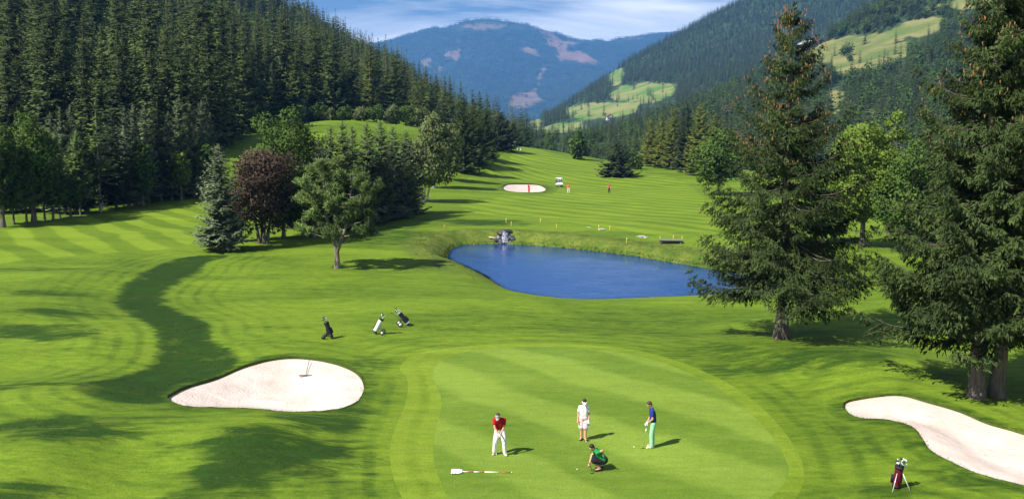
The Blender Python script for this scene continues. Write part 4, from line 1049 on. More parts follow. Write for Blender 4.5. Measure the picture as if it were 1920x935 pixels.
# ------------------------------------------------------------------ people
def remeshed(mb, name, voxel, it=3, ratio=1.0):
    tmp = bpy.data.objects.new('tmp', mb.mesh('tmp')); COL.objects.link(tmp)
    md = tmp.modifiers.new('r', 'REMESH'); md.mode = 'VOXEL'; md.voxel_size = voxel; md.use_smooth_shade = True
    sm = tmp.modifiers.new('s', 'SMOOTH'); sm.iterations = it; sm.factor = .5
    if ratio < 1:
        dc = tmp.modifiers.new('d', 'DECIMATE'); dc.ratio = ratio
    dg = bpy.context.evaluated_depsgraph_get(); dg.update()
    me = bpy.data.meshes.new_from_object(tmp.evaluated_get(dg)); me.name = name
    bpy.data.objects.remove(tmp, do_unlink=True)
    for p in me.polygons: p.use_smooth = True
    return me
def cap(mb, a, b, ra, rb, n=12):
    a, b = Vector(a), Vector(b); d = (b - a)
    pts, rr = [], []; dn = d.normalized()
    for q in (-90, -60, -30): pts.append(a + dn * ra * math.sin(R(q))); rr.append(max(.001, ra * math.cos(R(q))))
    pts.append(a); rr.append(ra); pts.append((a + b) / 2); rr.append((ra + rb) / 2); pts.append(b); rr.append(rb)
    for q in (30, 60, 90): pts.append(b + dn * rb * math.sin(R(q))); rr.append(max(.001, rb * math.cos(R(q))))
    mb.tube(pts, rr, n)
V3 = lambda *p: Vector(p)
SKIN = plain('skin', (0.56, 0.30, 0.19), .55, .3, 0, .08)
M_EYE = plain('eye_dark', (0.02, 0.015, 0.012), .2, .5)
def hand(mb, w, d, grip, side):
    """palm, four fingers and a thumb from the wrist w along d; fingers curl towards grip"""
    d = Vector(d).normalized(); g = Vector(grip); g = (g - d * g.dot(d)).normalized(); k = d.cross(g) * side
    palm = w + d * .055
    mb.ball(palm, (.040, .040, .030), 10, 8); cap(mb, w, palm, .027, .034)
    for i, (o, L) in enumerate(((-.031, .068), (-.010, .078), (.011, .072), (.031, .055))):
        b = palm + d * .035 + k * o; m1 = b + (d * .75 + g * .55).normalized() * L * .5; m2 = m1 + (d * .1 + g).normalized() * L * .42
        cap(mb, b, m1, .0095, .0088, 6); cap(mb, m1, m2, .0088, .0075, 6)
    t0 = w + d * .03 - k * .034; t1 = t0 + (d * .6 - k * .7 + g * .4).normalized() * .035; t2 = t1 + (d * .7 + g * .7).normalized() * .03
    cap(mb, t0, t1, .012, .011, 6); cap(mb, t1, t2, .011, .009, 6)
def make_person(label, p, J, look, shirt, legs, shoes, rz=0.0, sleeve=.55, leg_cover=1.0, hair=None, headwear=None, hw_mat=None, glove=None, female=False, fine=True, group=None, scale=1.0):
    """J: joints in metres; look: direction of the face; leg_cover: share of the leg under cloth"""
    t = thing('person', label, 'person', p, rz, group, scale)
    J = {k: Vector(v) for k, v in J.items()}; lk = Vector(look).normalized()
    vx = .008 if fine else .014
    def torso(mb, g):
        up = (J['neck'] - J['pelvis']).normalized(); sd = (J['sr'] - J['sl']).normalized()
        f = .86 if female else 1.0
        for s_ in (-1, 1):
            cap(mb, J['pelvis'] + sd * s_ * .055 * f, J['chest'] + sd * s_ * .065 * f, .106 * f + g, .110 * f + g)
            cap(mb, J['chest'] + sd * s_ * .065 * f, J['neck'] + sd * s_ * .045 - up * .07, .110 * f + g, .076 + g)
        cap(mb, J['sl'] + up * .0, J['neck'] - up * .03, .055 + g, .05 + g); cap(mb, J['sr'], J['neck'] - up * .03, .055 + g, .05 + g)
        mb.ball((J['pelvis'] + J['chest']) / 2, .12 * f + g, 12, 8)
    def leg(mb, s, g, cover=1.0, hem=0.0):
        h, k, a_ = J['h' + s], J['k' + s], J['a' + s]
        if cover >= 1: cap(mb, h, k, .088 + g, .062 + g + hem * .3); cap(mb, k, a_ + Vector((0, 0, .02)), .060 + g + hem * .5, .045 + g + hem)
        else: e_ = h + (k - h) * cover; cap(mb, h, e_, .09 + g, .075 + g + hem)
    def arm(mb, s, g, cover=2.0):
        a_, e_, w = J['s' + s], J['e' + s], J['w' + s]
        if cover >= 2: cap(mb, a_, e_, .050 + g, .038 + g); cap(mb, e_, w, .038 + g, .026 + g)
        else: cap(mb, a_, a_ + (e_ - a_) * cover, .054 + g, .052 + g)
    b = MB(); torso(b, 0)
    for s in 'lr':
        leg(b, s, 0); arm(b, s, 0)
        hand(b, J['w' + s], J['w' + s] - J['e' + s] * .5 - (J['e' + s] * .5), J.get('grip', lk), 1 if s == 'l' else -1)
        toe = J.get('t' + s, J['a' + s] + Vector((lk.x, lk.y, 0)).normalized() * .15); cap(b, J['a' + s], toe + Vector((0, 0, -.02)), .040, .034)
    hd = J['head']; up = (hd - J['neck']).normalized(); fu = (Vector((0, 0, 1)) - lk * lk.z).normalized(); sd = lk.cross(fu)
    cap(b, J['neck'] - up * .03, hd - fu * .03, .056, .052)
    rot = Matrix((sd, lk, fu)).transposed()
    b.ball(hd + fu * .02, (.078, .096, .105), 16, 12, rot); b.ball(hd - fu * .05 + lk * .022, (.060, .066, .068), 12, 10, rot)
    b.ball(hd - fu * .012 + lk * .100, (.013, .020, .024), 8, 6, rot)                       # nose
    b.ball(hd - fu * .062 + lk * .082, (.026, .012, .008), 8, 6, rot)                       # lips
    b.ball(hd + fu * .028 + lk * .086, (.045, .012, .008), 8, 6, rot)                       # brow
    for s_ in (-1, 1): b.ball(hd + sd * s_ * .080 - fu * .002, (.010, .020, .030), 8, 6, rot)   # ears
    link('body', remeshed(b, 'body', vx, 3, .3 if fine else .5), SKIN, t)
    if fine:
        for s_ in (-1, 1): MB().ball(hd + sd * s_ * .031 + fu * .008 + lk * .088, .011, 8, 6).build('eye', M_EYE, t)
    q = MB(); torso(q, .012)
    for s in 'lr': arm(q, s, .012, sleeve)
    link('shirt', remeshed(q, 'shirt', vx * 1.3, 2, .6), shirt, t)
    q = MB()
    sdp = (J['hr'] - J['hl']).normalized()
    cap(q, J['hl'], J['hr'], .108, .108); cap(q, J['pelvis'] - sdp * .05, J['pelvis'] + sdp * .05 , .128, .128)
    for s in 'lr': leg(q, s, .017, leg_cover, .014 if leg_cover >= 1 else .03)
    link('trousers' if leg_cover >= 1 else 'shorts', remeshed(q, 'trousers', vx * 1.3, 2, .6), legs, t)
    for s in 'lr':
        a_ = J['a' + s]; toe = J.get('t' + s, a_ + Vector((lk.x, lk.y, 0)).normalized() * .15); q = MB()
        dd = (toe - a_); dd.z = 0; dd.normalize()
        cap(q, V3(a_.x, a_.y, a_.z - .025) - dd * .05, V3(toe.x, toe.y, a_.z - .040), .050, .042); q.box(V3(*(a_ + (toe - a_) * .4)) + V3(0, 0, -.066), (.08, .08, .02))
        link('shoe', remeshed(q, 'shoe', vx * 1.2, 2), shoes, t)
    if hair is not None:
        q = MB(); q.ball(hd + fu * .048 - lk * .020, (.090, .098, .102), 14, 10, rot); q.ball(hd - fu * .01 - lk * .045, (.074, .055, .070), 12, 8, rot)
        link('hair', remeshed(q, 'hair', vx, 1), hair, t)
    if headwear:
        q = MB()
        if headwear == 'cap': q.ball(hd + fu * .055, (.092, .106, .082), 16, 10, rot)
        else: q.tube([hd + fu * .030 + lk * .006, hd + fu * .058 + lk * .006], .101, 20)
        c0 = hd + fu * .052 + lk * .10; c1 = hd + fu * .035 + lk * .185
        for s_ in (-.05, -.025, 0, .025, .05): cap(q, c0 + sd * s_, c1 + sd * s_ * .8 - lk * abs(s_) * .5, .010, .008, 6)
        link('cap' if headwear == 'cap' else 'visor', remeshed(q, 'cap', .008, 1), hw_mat, t)
    for s in (glove or ''):
        q = MB(); hand(q, J['w' + s], J['w' + s] - J['e' + s], J.get('grip', lk), 1 if s == 'l' else -1)
        for i_, v_ in enumerate(q.V): pass
        gl = link('glove', remeshed(q, 'glove', .007, 1), M_WHITE, t)
        md = gl.modifiers.new('puff', 'DISPLACE'); md.strength = .004; md.mid_level = 0
    return t
def cloth(name, col, col2=None, scale=14.0, rough=.85):
    m, nt, o = new_mat(name); tcn = nd(nt, 'ShaderNodeTexCoord')
    f = noise_n(nt, tcn.outputs['Object'], scale, 4, .6); g_ = noise_n(nt, mapping(nt, tcn.outputs['Object'], 0, (1, 1, .35)), 9, 3)
    c = mixrgb(nt, ramp(nt, f, .3, .7), tuple(q * .82 for q in col), col2 or tuple(min(1, q * 1.1) for q in col))
    bsdf(nt, o, c, rough, .15, bump(nt, g_, .6, .04)); return m
M_WHITE = cloth('white_cloth', (.80, .79, .77)); M_RED = cloth('red_cloth', (.42, .012, .022)); M_BLUE = cloth('blue_cloth', (.022, .040, .22))
M_MINT = cloth('mint_cloth', (.30, .58, .36)); M_PINK = cloth('pink_check_cloth', (.62, .46, .46), (.74, .62, .62), 26); M_KELLY = cloth('green_cloth', (.02, .24, .06))
M_BLACKC = cloth('black_cloth', (.016, .017, .022)); M_ORANGE = cloth('orange_cloth', (.75, .14, .02)); M_PALE = cloth('pale_trousers', (.70, .70, .66)); M_SHOEW = plain('white_shoe', (.78, .77, .75), .4); M_SHOEK = plain('black_shoe', (.02, .02, .022), .4)
M_HAIRK = plain('dark_hair', (.018, .012, .010), .6); M_HAIRB = plain('brown_hair', (.05, .03, .02), .6); M_GREYCAP = cloth('grey_cap', (.36, .36, .36)); M_REDC = cloth('coral_cloth', (.55, .10, .07))
M_STEEL = plain('club_steel', (.55, .56, .58), .25, .5, .9); M_GRIP = plain('club_grip', (.015, .015, .016), .7); M_TEALGRIP = plain('teal_grip', (.12, .42, .40), .6); M_CLUBK = plain('black_club_head', (.02, .02, .022), .3)

G_ = lambda u, v: ground(u, v)
def putter(label, a_, b_, grip=M_GRIP, head_dir=(1, 0, 0), shaft=M_STEEL):
    """golf club from grip end a_ to the head b_ (world points)"""
    a_, b_ = Vector(a_), Vector(b_); t = thing('golf_putter', label, 'putter', b_)
    d = (b_ - a_); L = d.length; d.normalize(); a_ = a_ - b_; z = Vector((0, 0, 0))
    MB().tube([a_ + d * .22, -d * .01], [.0065, .005], 8).build('shaft', shaft, t)
    MB().tube([a_, a_ + d * .12, a_ + d * .28], [.015, .0135, .011], 8).build('grip', grip, t)
    h = Vector(head_dir).normalized(); ang = math.atan2(h.y, h.x)
    MB().box(z + Vector((0, 0, .012)) + h * .03, (.115, .035, .026), Matrix.Rotation(ang, 4, 'Z'), 1, .006).build('club_head', M_CLUBK, t)
    return t
def ball(label, u, v):
    p = G_(u, v); m_ = MB().ball((0, 0, .0214), .0214, 14, 10)
    o = m_.build('golf_ball', plain('golf_ball_white', (.85, .85, .84), .3, .5, 0, .03, 200), None, True, label=label, category='golf ball'); o.location = p

p = G_(937, 851)
J1 = dict(al=(-.20, .02, .08), ar=(.19, -.08, .08), tl=(-.24, -.13, .08), tr=(.25, -.22, .08), kl=(-.17, -.05, .48), kr=(.17, -.14, .48), hl=(-.09, .08, .89), hr=(.10, .05, .89), pelvis=(0, .07, .94), chest=(-.01, -.08, 1.25),
  neck=(-.03, -.22, 1.43), head=(-.06, -.33, 1.53), sl=(-.20, -.15, 1.37), sr=(.18, -.17, 1.37), el=(-.18, -.26, 1.09), er=(.15, -.28, 1.09), wl=(-.045, -.36, .89), wr=(.0, -.39, .84), grip=(.2, -.3, -.4))
make_person('golfer in red polo shirt, white trousers and grey cap bending over a putt', p, J1, (-.12, -.62, -.68), M_RED, M_WHITE, M_SHOEW, headwear='cap', hw_mat=M_GREYCAP, hair=M_HAIRB, glove='l')
pb = G_(930.5, 851.5)
putter('putter held by the red-shirted golfer', p + [-.005, -.37, .92], [pb[0] + .05, pb[1] + .02, gz(pb[0], pb[1])], head_dir=(-.4, 1, 0))
ball('white ball at the feet of the red-shirted golfer', 930.5, 851.5)
p = G_(1094, 824)
J2 = dict(al=(-.085, .02, .08), ar=(.06, -.07, .08), tl=(-.13, -.12, .08), tr=(.07, -.22, .08), kl=(-.08, -.01, .45), kr=(.075, -.05, .45), hl=(-.085, .01, .83), hr=(.085, 0, .83), pelvis=(0, 0, .88), chest=(.005, -.01, 1.17),
  neck=(.01, -.02, 1.36), head=(.02, -.05, 1.49), sl=(-.14, 0, 1.30), sr=(.15, 0, 1.30), el=(-.205, .03, 1.04), er=(.21, .02, 1.03), wl=(-.225, -.07, .82), wr=(.185, -.08, .80), grip=(0, -.6, -.2))
make_person('woman in white polo, white visor and pale pink check shorts standing on the green', p, J2, (-.05, -.86, -.5), M_WHITE, M_PINK, M_SHOEK, sleeve=.6, leg_cover=.82, hair=M_HAIRK, headwear='visor', hw_mat=M_WHITE, glove='r', female=True)
pb = G_(1098.5, 827)
putter('putter held upright by the woman in the visor', p + [.19, -.12, .86], [p[0] + .20, p[1] - .14, gz(p[0] + .2, p[1] - .14)], M_TEALGRIP, (-1, .2, 0))
ball('white ball beside the black shoes of the woman in the visor', 1099, 828)
p = G_(1221, 838)
J3 = dict(al=(.0, -.10, .08), ar=(.06, .10, .08), tl=(-.17, -.15, .08), tr=(-.10, .08, .08), kl=(-.01, -.09, .50), kr=(.05, .09, .50), hl=(.05, -.09, .93), hr=(.06, .09, .93), pelvis=(.055, 0, .98), chest=(.03, 0, 1.30),
  neck=(-.02, 0, 1.52), head=(-.085, -.01, 1.64), sl=(.0, -.19, 1.44), sr=(.02, .18, 1.44), el=(.0, -.22, 1.15), er=(-.02, .19, 1.15), wl=(-.16, -.10, .98), wr=(-.17, .01, .95), grip=(-.6, 0, -.5))
make_person('man in dark blue polo and mint green trousers standing over his ball', p, J3, (-.72, -.22, -.62), M_BLUE, M_MINT, M_SHOEW, hair=M_HAIRB, glove='l')
putter('putter held by the man in mint green trousers', p + [-.20, -.06, 1.05], [p[0] - .29, p[1] - .10, gz(p[0] - .29, p[1] - .1)], M_TEALGRIP, (-1, -.2, 0))
ball('white ball left of the man in mint green trousers', 1189, 838)
p = G_(1124, 880.5)
J4 = dict(al=(.0, -.10, .08), ar=(.06, .10, .10), tl=(-.15, -.15, .07), tr=(-.10, .10, .07), kl=(-.25, -.14, .40), kr=(-.22, .13, .43), hl=(.13, -.09, .33), hr=(.15, .09, .33), pelvis=(.17, 0, .37), chest=(-.02, -.01, .60),
  neck=(-.17, -.02, .75), head=(-.27, -.04, .82), sl=(-.10, -.19, .68), sr=(-.09, .17, .70), el=(.06, -.34, .82), er=(-.27, .10, .50), wl=(.09, -.18, .62), wr=(-.36, -.06, .25), grip=(-.4, -.2, -.5))
make_person('golfer in green polo and black shorts crouching on the green', p, J4, (-.66, -.35, -.66), M_KELLY, M_BLACKC, M_SHOEK, sleeve=.55, leg_cover=.85, hair=M_HAIRK, glove='l')
putter('putter lowered to the turf by the crouching golfer', p + [-.37, -.10, .30], [p[0] - .26, p[1] - .34, gz(p[0] - .26, p[1] - .34)], head_dir=(-1, .1, 0), shaft=M_CLUBK)
ball('white ball on the green left of the crouching golfer', 1082, 880)
def stand_pose(w=.12, out=.28, bend=0.0):
    return dict(al=(-w, 0, .08), ar=(w, .02, .08), kl=(-w, -.03, .48), kr=(w, -.02, .48), hl=(-.09, .02, .90), hr=(.09, .02, .90), pelvis=(0, .02, .95), chest=(0, -.01 - bend * .4, 1.27), neck=(0, -.03 - bend, 1.48), head=(0, -.06 - bend * 1.2, 1.61),
      sl=(-.19, -.01 - bend, 1.42), sr=(.19, -.01 - bend, 1.42), el=(-out, -.02 - bend, 1.16), er=(out, -.02 - bend, 1.16), wl=(-out * .75, -.14 - bend, .95), wr=(out * .75, -.14 - bend, .95))
make_person('far golfer in orange top and white trousers beside the golf cart', G_(1066, 362), stand_pose(.15, .36), (0, -1, -.3), M_ORANGE, M_PALE, M_SHOEW, hair=M_HAIRB, fine=False)
make_person('far golfer in coral top and black trousers on the right of the fairway', G_(1142, 362), stand_pose(.13, .28), (-.5, -1, -.2), M_REDC, M_BLACKC, M_SHOEK, hair=M_HAIRK, fine=False)
pq = G_(992, 354); pq[2] = sand_z(pq[0], pq[1], 8)
make_person('far golfer dressed in red standing in the distant bunker', pq, stand_pose(.12, .2, .1), (-1, -.3, -.4), M_RED, M_RED, M_SHOEK, rz=-.6, hair=M_HAIRK, fine=False)
make_person('far golfer in white top and dark shorts on the tee at the crest', G_(956, 283), stand_pose(.12, .25), (1, -.3, -.2), M_WHITE, M_BLACKC, M_SHOEW, leg_cover=.8, hair=M_HAIRB, fine=False)

# ------------------------------------------------------------------ golf bags and trolleys
M_TYRE = plain('tyre_rubber', (.018, .018, .02), .8); M_BAGK = cloth('black_bag', (.022, .022, .03), None, 20, .6); M_BAGW = cloth('white_bag', (.78, .78, .77), None, 20, .5); M_BAGM = cloth('maroon_bag', (.16, .012, .03), None, 20, .6)
M_BAGG = cloth('grey_bag', (.35, .37, .42), None, 20, .6); M_ALU = plain('pale_metal', (.72, .72, .70), .35, .5, .3); M_TOWEL = cloth('towel', (.82, .81, .82))
def golf_bag(label, p, lean_dir, lean, L, mat, trim, clubs=8, seed=1, z0=.10, head_mats=None):
    """bag whose foot is at p, leaning along lean_dir"""
    t = thing('golf_bag', label, 'golf bag', p); rg = random.Random(seed)
    ax = Vector((lean_dir[0] * math.sin(lean), lean_dir[1] * math.sin(lean), math.cos(lean))); b0 = Vector((0, 0, z0)); sd = ax.cross(Vector((0, 1, 0))).normalized(); fw = ax.cross(sd)
    MB().tube([b0 - ax * .02, b0, b0 + ax * .05, b0 + ax * L * .5, b0 + ax * L * .93, b0 + ax * L, b0 + ax * (L - .04)], [.11, .125, .13, .125, .135, .145, .12], 16).build('body', mat, t)
    MB().tube([b0 + ax * (L - .05), b0 + ax * (L + .01)], .149, 16).build('rim', trim, t)
    MB().tube([b0 + ax * .0, b0 + ax * .08], .137, 16).build('base', trim, t)
    for s_ in (-1, 1): MB().tube([b0 + ax * L * .15 + sd * s_ * .10 - fw * .06, b0 + ax * L * .18 + sd * s_ * .13 - fw * .07, b0 + ax * L * .52 + sd * s_ * .13 - fw * .07, b0 + ax * L * .56 + sd * s_ * .10 - fw * .06], [.03, .065, .06, .02], 10).build('pocket', trim if s_ > 0 else mat, t)
    MB().tube([b0 + ax * L * .85 - fw * .13, b0 + ax * L * .7 - fw * .24, b0 + ax * L * .45 - fw * .22, b0 + ax * L * .3 - fw * .13], .022, 6).build('strap', trim, t)
    for i in range(clubs):
        q = 6.28 * i / clubs; o_ = sd * .07 * math.cos(q) + fw * .07 * math.sin(q); e_ = b0 + ax * (L + rg.uniform(.14, .30)) + o_ * 1.6
        c = MB().tube([b0 + ax * (L - .05) + o_, e_], .007, 6).build('club', M_STEEL, t)
        hm = (head_mats or [M_CLUBK, M_STEEL])[i % len(head_mats or [1, 2])]
        if i % 3 == 0: MB().ball(e_ + ax * .02, (.05, .055, .045), 10, 8).build('club_head', hm, c)
        else: MB().box(e_ + ax * .02 + sd * .03, (.08, .025, .055), Matrix.Rotation(rg.uniform(0, 6), 4, 'Z'), .8, .006).build('club_head', hm, c)
    return t
def trolley(label, p, axle, nose, handle, mat, wheel_r=.14, hub=M_ALU, rz=0.0, spread=.30):
    """two-wheeled pull cart: axle, nose and handle are x, z offsets of its frame"""
    t = thing('golf_trolley', label, 'golf trolley', p, rz)
    a_ = Vector((axle[0], 0, axle[1])); n_ = Vector((nose[0], 0, nose[1])); h_ = Vector((handle[0], 0, handle[1]))
    MB().tube([n_, n_ + (h_ - n_) * .5 + V3(0, 0, -.03), h_], .016, 8).build('spine', mat, t)
    MB().tube([h_, h_ + (h_ - n_).normalized() * .06 + V3(0, -.07, 0), h_ + (h_ - n_).normalized() * .12], .018, 8).build('handle', M_GRIP, t)
    mid = n_ + (h_ - n_) * .42
    for s_ in (-1, 1):
        w = a_ + V3(0, s_ * spread, 0)
        MB().tube([mid, (mid + w) / 2 + V3(0, s_ * .04, .02), w], .012, 6).build('axle_arm', mat, t)
        wh = MB().tube([w + V3(0, -.022, 0), w + V3(0, -.012, 0), w + V3(0, .012, 0), w + V3(0, .022, 0)], [wheel_r * .9, wheel_r, wheel_r, wheel_r * .9], 20).build('wheel', M_TYRE, t)
        MB().tube([w + V3(0, -.028, 0), w + V3(0, .028, 0)], wheel_r * .62, 14).build('hub', hub, wh)
    MB().box(n_ + V3(0, 0, -.02), (.10, .26, .03), None, 1, .008).build('bag_rest', mat, t)
    MB().tube([n_, V3(n_.x, 0, .0)], [.012, .02], 6).build('foot', mat, t)
    return t
p = G_(620, 634); trolley('black pull trolley, left of the three on the slope', p, (-.34, .12), (.08, .13), (-.24, .95), M_CLUBK, .12, M_CLUBK)
golf_bag('black golf bag strapped on the left trolley', p + [.02, -.03, .04], (-1, 0), .30, .82, M_BAGK, M_CLUBK, 7, 1)
p = G_(708, 626); trolley('dark pull trolley under the white bag', p, (.30, .12), (-.14, .12), (.34, .86), M_CLUBK, .12, M_ALU)
golf_bag('white golf bag on the middle trolley', p + [-.16, -.04, .04], (1, 0), .50, .84, M_BAGW, M_BAGK, 7, 2)
p = G_(754, 611); trolley('pull trolley with white wheel hubs, right of the three', p, (-.14, .15), (.36, .16), (-.56, .78), M_CLUBK, .15, M_SHOEW, .25)
golf_bag('grey and black golf bag on the right trolley', p + [.36, .06, .06], (-1, -.1), .68, .84, M_BAGK, M_BAGG, 8, 3)
p = G_(1684, 916); t = golf_bag('black and maroon golf bag propped on white stand legs beside the right bunker', p + [-.02, .12, 0], (.05, -.6), .35, .80, M_BAGM, M_BAGK, 9, 4, .04, [M_CLUBK, M_TOWEL, M_STEEL])
for s_ in (-1, 1): MB().tube([(.02 + s_ * .08, -.19, .60), (.02 + s_ * .30, -.40, .0)], [.012, .014], 8).build('stand_leg', M_ALU, t)
MB().tube([(.16 + .085 * math.cos(q), -.20 + .03 * math.sin(q), .93 + .085 * math.sin(q)) for q in np.linspace(.4, 5.6, 14)], .026, 8).build('towel_ring', M_TOWEL, t)
for u_, v_, lb in ((970, 283, 'small white golf bag standing left on the crest tee'), (976, 283, 'small white golf bag standing right on the crest tee')):
    golf_bag(lb, G_(u_, v_), (1, 0), .15, .8, M_BAGW, M_BAGG, 5, 6)

# flagstick laid on the green
a_ = Vector(G_(848, 884)); b_ = Vector(G_(960, 886)); t = thing('flagstick', 'red and white banded flagstick with white flag lying on the green', 'flagstick', a_)
M_STICKW = plain('stick_white', (.82, .82, .80), .4); M_STICKR = plain('stick_red', (.50, .06, .03), .4)
d = b_ - a_; d.z += 0
P_ = lambda f: d * f + V3(0, 0, .02)
for f0, f1, mt in ((.13, .28, 0), (.28, .36, 1), (.36, .46, 0), (.46, .54, 1), (.54, .78, 0), (.78, .985, 1), (.985, 1.0, 0)):
    MB().tube([P_(f0), P_(f1)], .017, 10).build('shaft' if not mt else 'red_band', M_STICKR if mt else M_STICKW, t)
n_ = 9; V, F = [], []
for i in range(n_):
    for j in range(6):
        x = -.03 + .40 * i / (n_ - 1); y = (-.22 + .44 * j / 5) * (1 - .25 * max(0, i - 6)) ; V.append((x, y - .02, .018 + .025 * math.sin(i * 1.4 + j * .9) ** 2 + .012))
for i in range(n_ - 1):
    for j in range(5): F.append((i * 6 + j, (i + 1) * 6 + j, (i + 1) * 6 + j + 1, i * 6 + j + 1))
fl = MB().add(V, F).build('flag', M_WHITE, t); md = fl.modifiers.new('thick', 'SOLIDIFY'); md.thickness = .006

# bunker rake
h_ = G_(573, 690); e_ = G_(581, 672); hz_ = sand_z(h_[0], h_[1], 6)
t = thing('bunker_rake', 'dark rake lying in the left bunker', 'rake', (h_[0], h_[1], hz_ + .05)); q = Vector(e_) - Vector((h_[0], h_[1], hz_ + .05)); q.z += .06; 
q = q.normalized() * 1.75
MB().tube([(0, 0, .02), q * .5, q], [.016, .015, .016], 8).build('handle', M_CLUBK, t)
MB().box((0, 0, 0), (.66, .055, .05), None, 1, .008).build('head', M_CLUBK, t)
for i in range(12): MB().box((-.29 + .0527 * i, -.01, -.055), (.014, .02, .07)).build('tine', M_CLUBK, t)

# golf carts
M_CARTW = plain('cart_white', (.80, .80, .80), .3, .5, 0, .04); M_SEAT = plain('cart_seat', (.05, .05, .055), .6)
m_, nt, o_ = new_mat('cart_windscreen'); bs = bsdf(nt, o_, (.8, .85, .85), .05, .5); bs.inputs['Transmission Weight'].default_value = .9; M_SCREEN = m_
def golf_cart(label, p, rz):
    t = thing('golf_cart', label, 'golf cart', p, rz)       # front towards -y
    MB().add([(x, y, z) for x in (-.58, .58) for y, z in ((-1.15, .32), (-1.2, .55), (-1.0, .82), (-.62, .92), (-.55, .34), (-.5, .30), (.3, .30), (.35, .62), (1.05, .66), (1.15, .30))],
       [(0, 1, 2, 3, 4), (14, 13, 12, 11, 10), (4, 5, 6, 7, 8, 9)[:6], (19, 18, 17, 16, 15, 14)] + [(i, i + 10, i + 11, i + 1) for i in range(9)] + [(9, 19, 10, 0)]).build('body', M_CARTW, t, False)
    MB().box((0, 0, 1.83), (1.22, 1.75, .09), None, .96, .03).build('roof', M_CARTW, t)
    for x in (-.54, .54):
        for y0, y1 in ((-.80, -.66), (.75, .66)): MB().tube([(x, y0, .7), (x, y1, 1.80)], .022, 8).build('roof_post', M_CLUBK, t)
        for y in (-.78, .70):
            w = MB().tube([(x - .09, y, .23), (x - .07, y, .23), (x + .07, y, .23), (x + .09, y, .23)], [.2, .23, .23, .2], 18).build('wheel', M_TYRE, t)
            MB().tube([(x - .10, y, .23), (x + .10, y, .23)], .11, 12).build('rim', M_ALU, w)
    MB().box((0, .45, .76), (1.08, .55, .16), None, 1, .05).build('seat', M_SEAT, t); MB().box((0, .76, 1.05), (1.08, .12, .42), Matrix.Rotation(-.15, 4, 'X'), 1, .05).build('backrest', M_SEAT, t)
    MB().box((0, -.74, 1.35), (1.04, .02, .80), Matrix.Rotation(-.12, 4, 'X')).build('windscreen', M_SCREEN, t)
    MB().tube([(-.28, -.35, 1.0), (-.28, -.62, .75)], .018, 6).build('steering_column', M_CLUBK, t)
    MB().tube([(-.28 + .17 * math.cos(q), -.35 + .06 * math.sin(q), 1.0 + .16 * math.sin(q)) for q in np.linspace(0, 6.283, 17)], .016, 6, False).build('steering_wheel', M_CLUBK, t)
    MB().box((0, -1.22, .36), (1.1, .08, .14), None, 1, .03).build('bumper', M_CLUBK, t)
    for x in (-.42, .42): MB().ball((x, -1.17, .60), (.09, .03, .06), 10, 8).build('headlight', M_ALU, t)
    return t
golf_cart('white golf cart standing on the far fairway beside the bunker', G_(1048, 350), .12)
golf_cart('white golf cart half hidden at the trees by the crest tee', G_(963, 277.5), -.5)

# ------------------------------------------------------------------ stakes round the pond
M_STY = plain('yellow_paint', (.60, .46, .06), .6); M_STW = plain('white_paint', (.80, .79, .72), .6); M_STO = plain('orange_paint', (.62, .20, .03), .6)
def stake(label, u, v, mat, hgt=.55, grp='hazard stakes round the pond'):
    p = G_(u, v); t = thing('marker_stake', label, 'stake', p, rng.uniform(0, 1), grp)
    t.rotation_euler = (rng.normal(0, .05), rng.normal(0, .05), rng.uniform(0, 1))
    MB().add([(x * .036, y * .036, z) for z in (-.15, hgt) for x, y in ((-1, -1), (1, -1), (1, 1), (-1, 1))] + [(0, 0, hgt + .05)],
       [(0, 3, 2, 1), (0, 1, 5, 4), (1, 2, 6, 5), (2, 3, 7, 6), (3, 0, 4, 7), (4, 5, 8), (5, 6, 8), (6, 7, 8), (7, 4, 8)]).build('post', mat, t, False)
    MB().box((0, 0, hgt * .86), (.078, .078, hgt * .12)).build('band', M_STW if mat is not M_STW else M_ALU, t)
for u_, v_, mt, lb in [(949,417,M_STY,'yellow stake above the rocky inlet, left of two'),(959,423,M_STY,'yellow stake above the rocky inlet, right of two'),(1013,417,M_STY,'yellow stake standing highest on the fairway edge right of the inlet'),
      (1044,428,M_STY,'yellow stake on the bank top, second right of the inlet'),(1122,430,M_STY,'yellow stake beside white stones on the bank top, left'),(1143,431,M_STY,'yellow stake beside white stones on the bank top, right'),
      (1175,455,M_STY,'yellow stake low on the far bank before the footbridge'),(1238,452,M_STY,'yellow stake at the left end of the grey footbridge'),(1263,450,M_STY,'yellow stake behind the middle of the grey footbridge'),
      (1279,452,M_STY,'yellow stake at the right end of the grey footbridge'),(994,548,M_STW,'white stake on the near pond edge, leftmost'),(1087,556,M_STW,'white stake on the near pond edge, middle'),
      (1194,556,M_STW,'white stake on the near pond edge, right of the middle'),(1351,549,M_STW,'white stake at the near pond edge under the spruce'),(833,430,M_STO,'orange stake on the grass left of the pond'),(1312,396,M_STO,'orange stake at the right side of the far fairway')]:
    stake(lb, u_, v_, mt, .45 if v_ > 500 else .48)

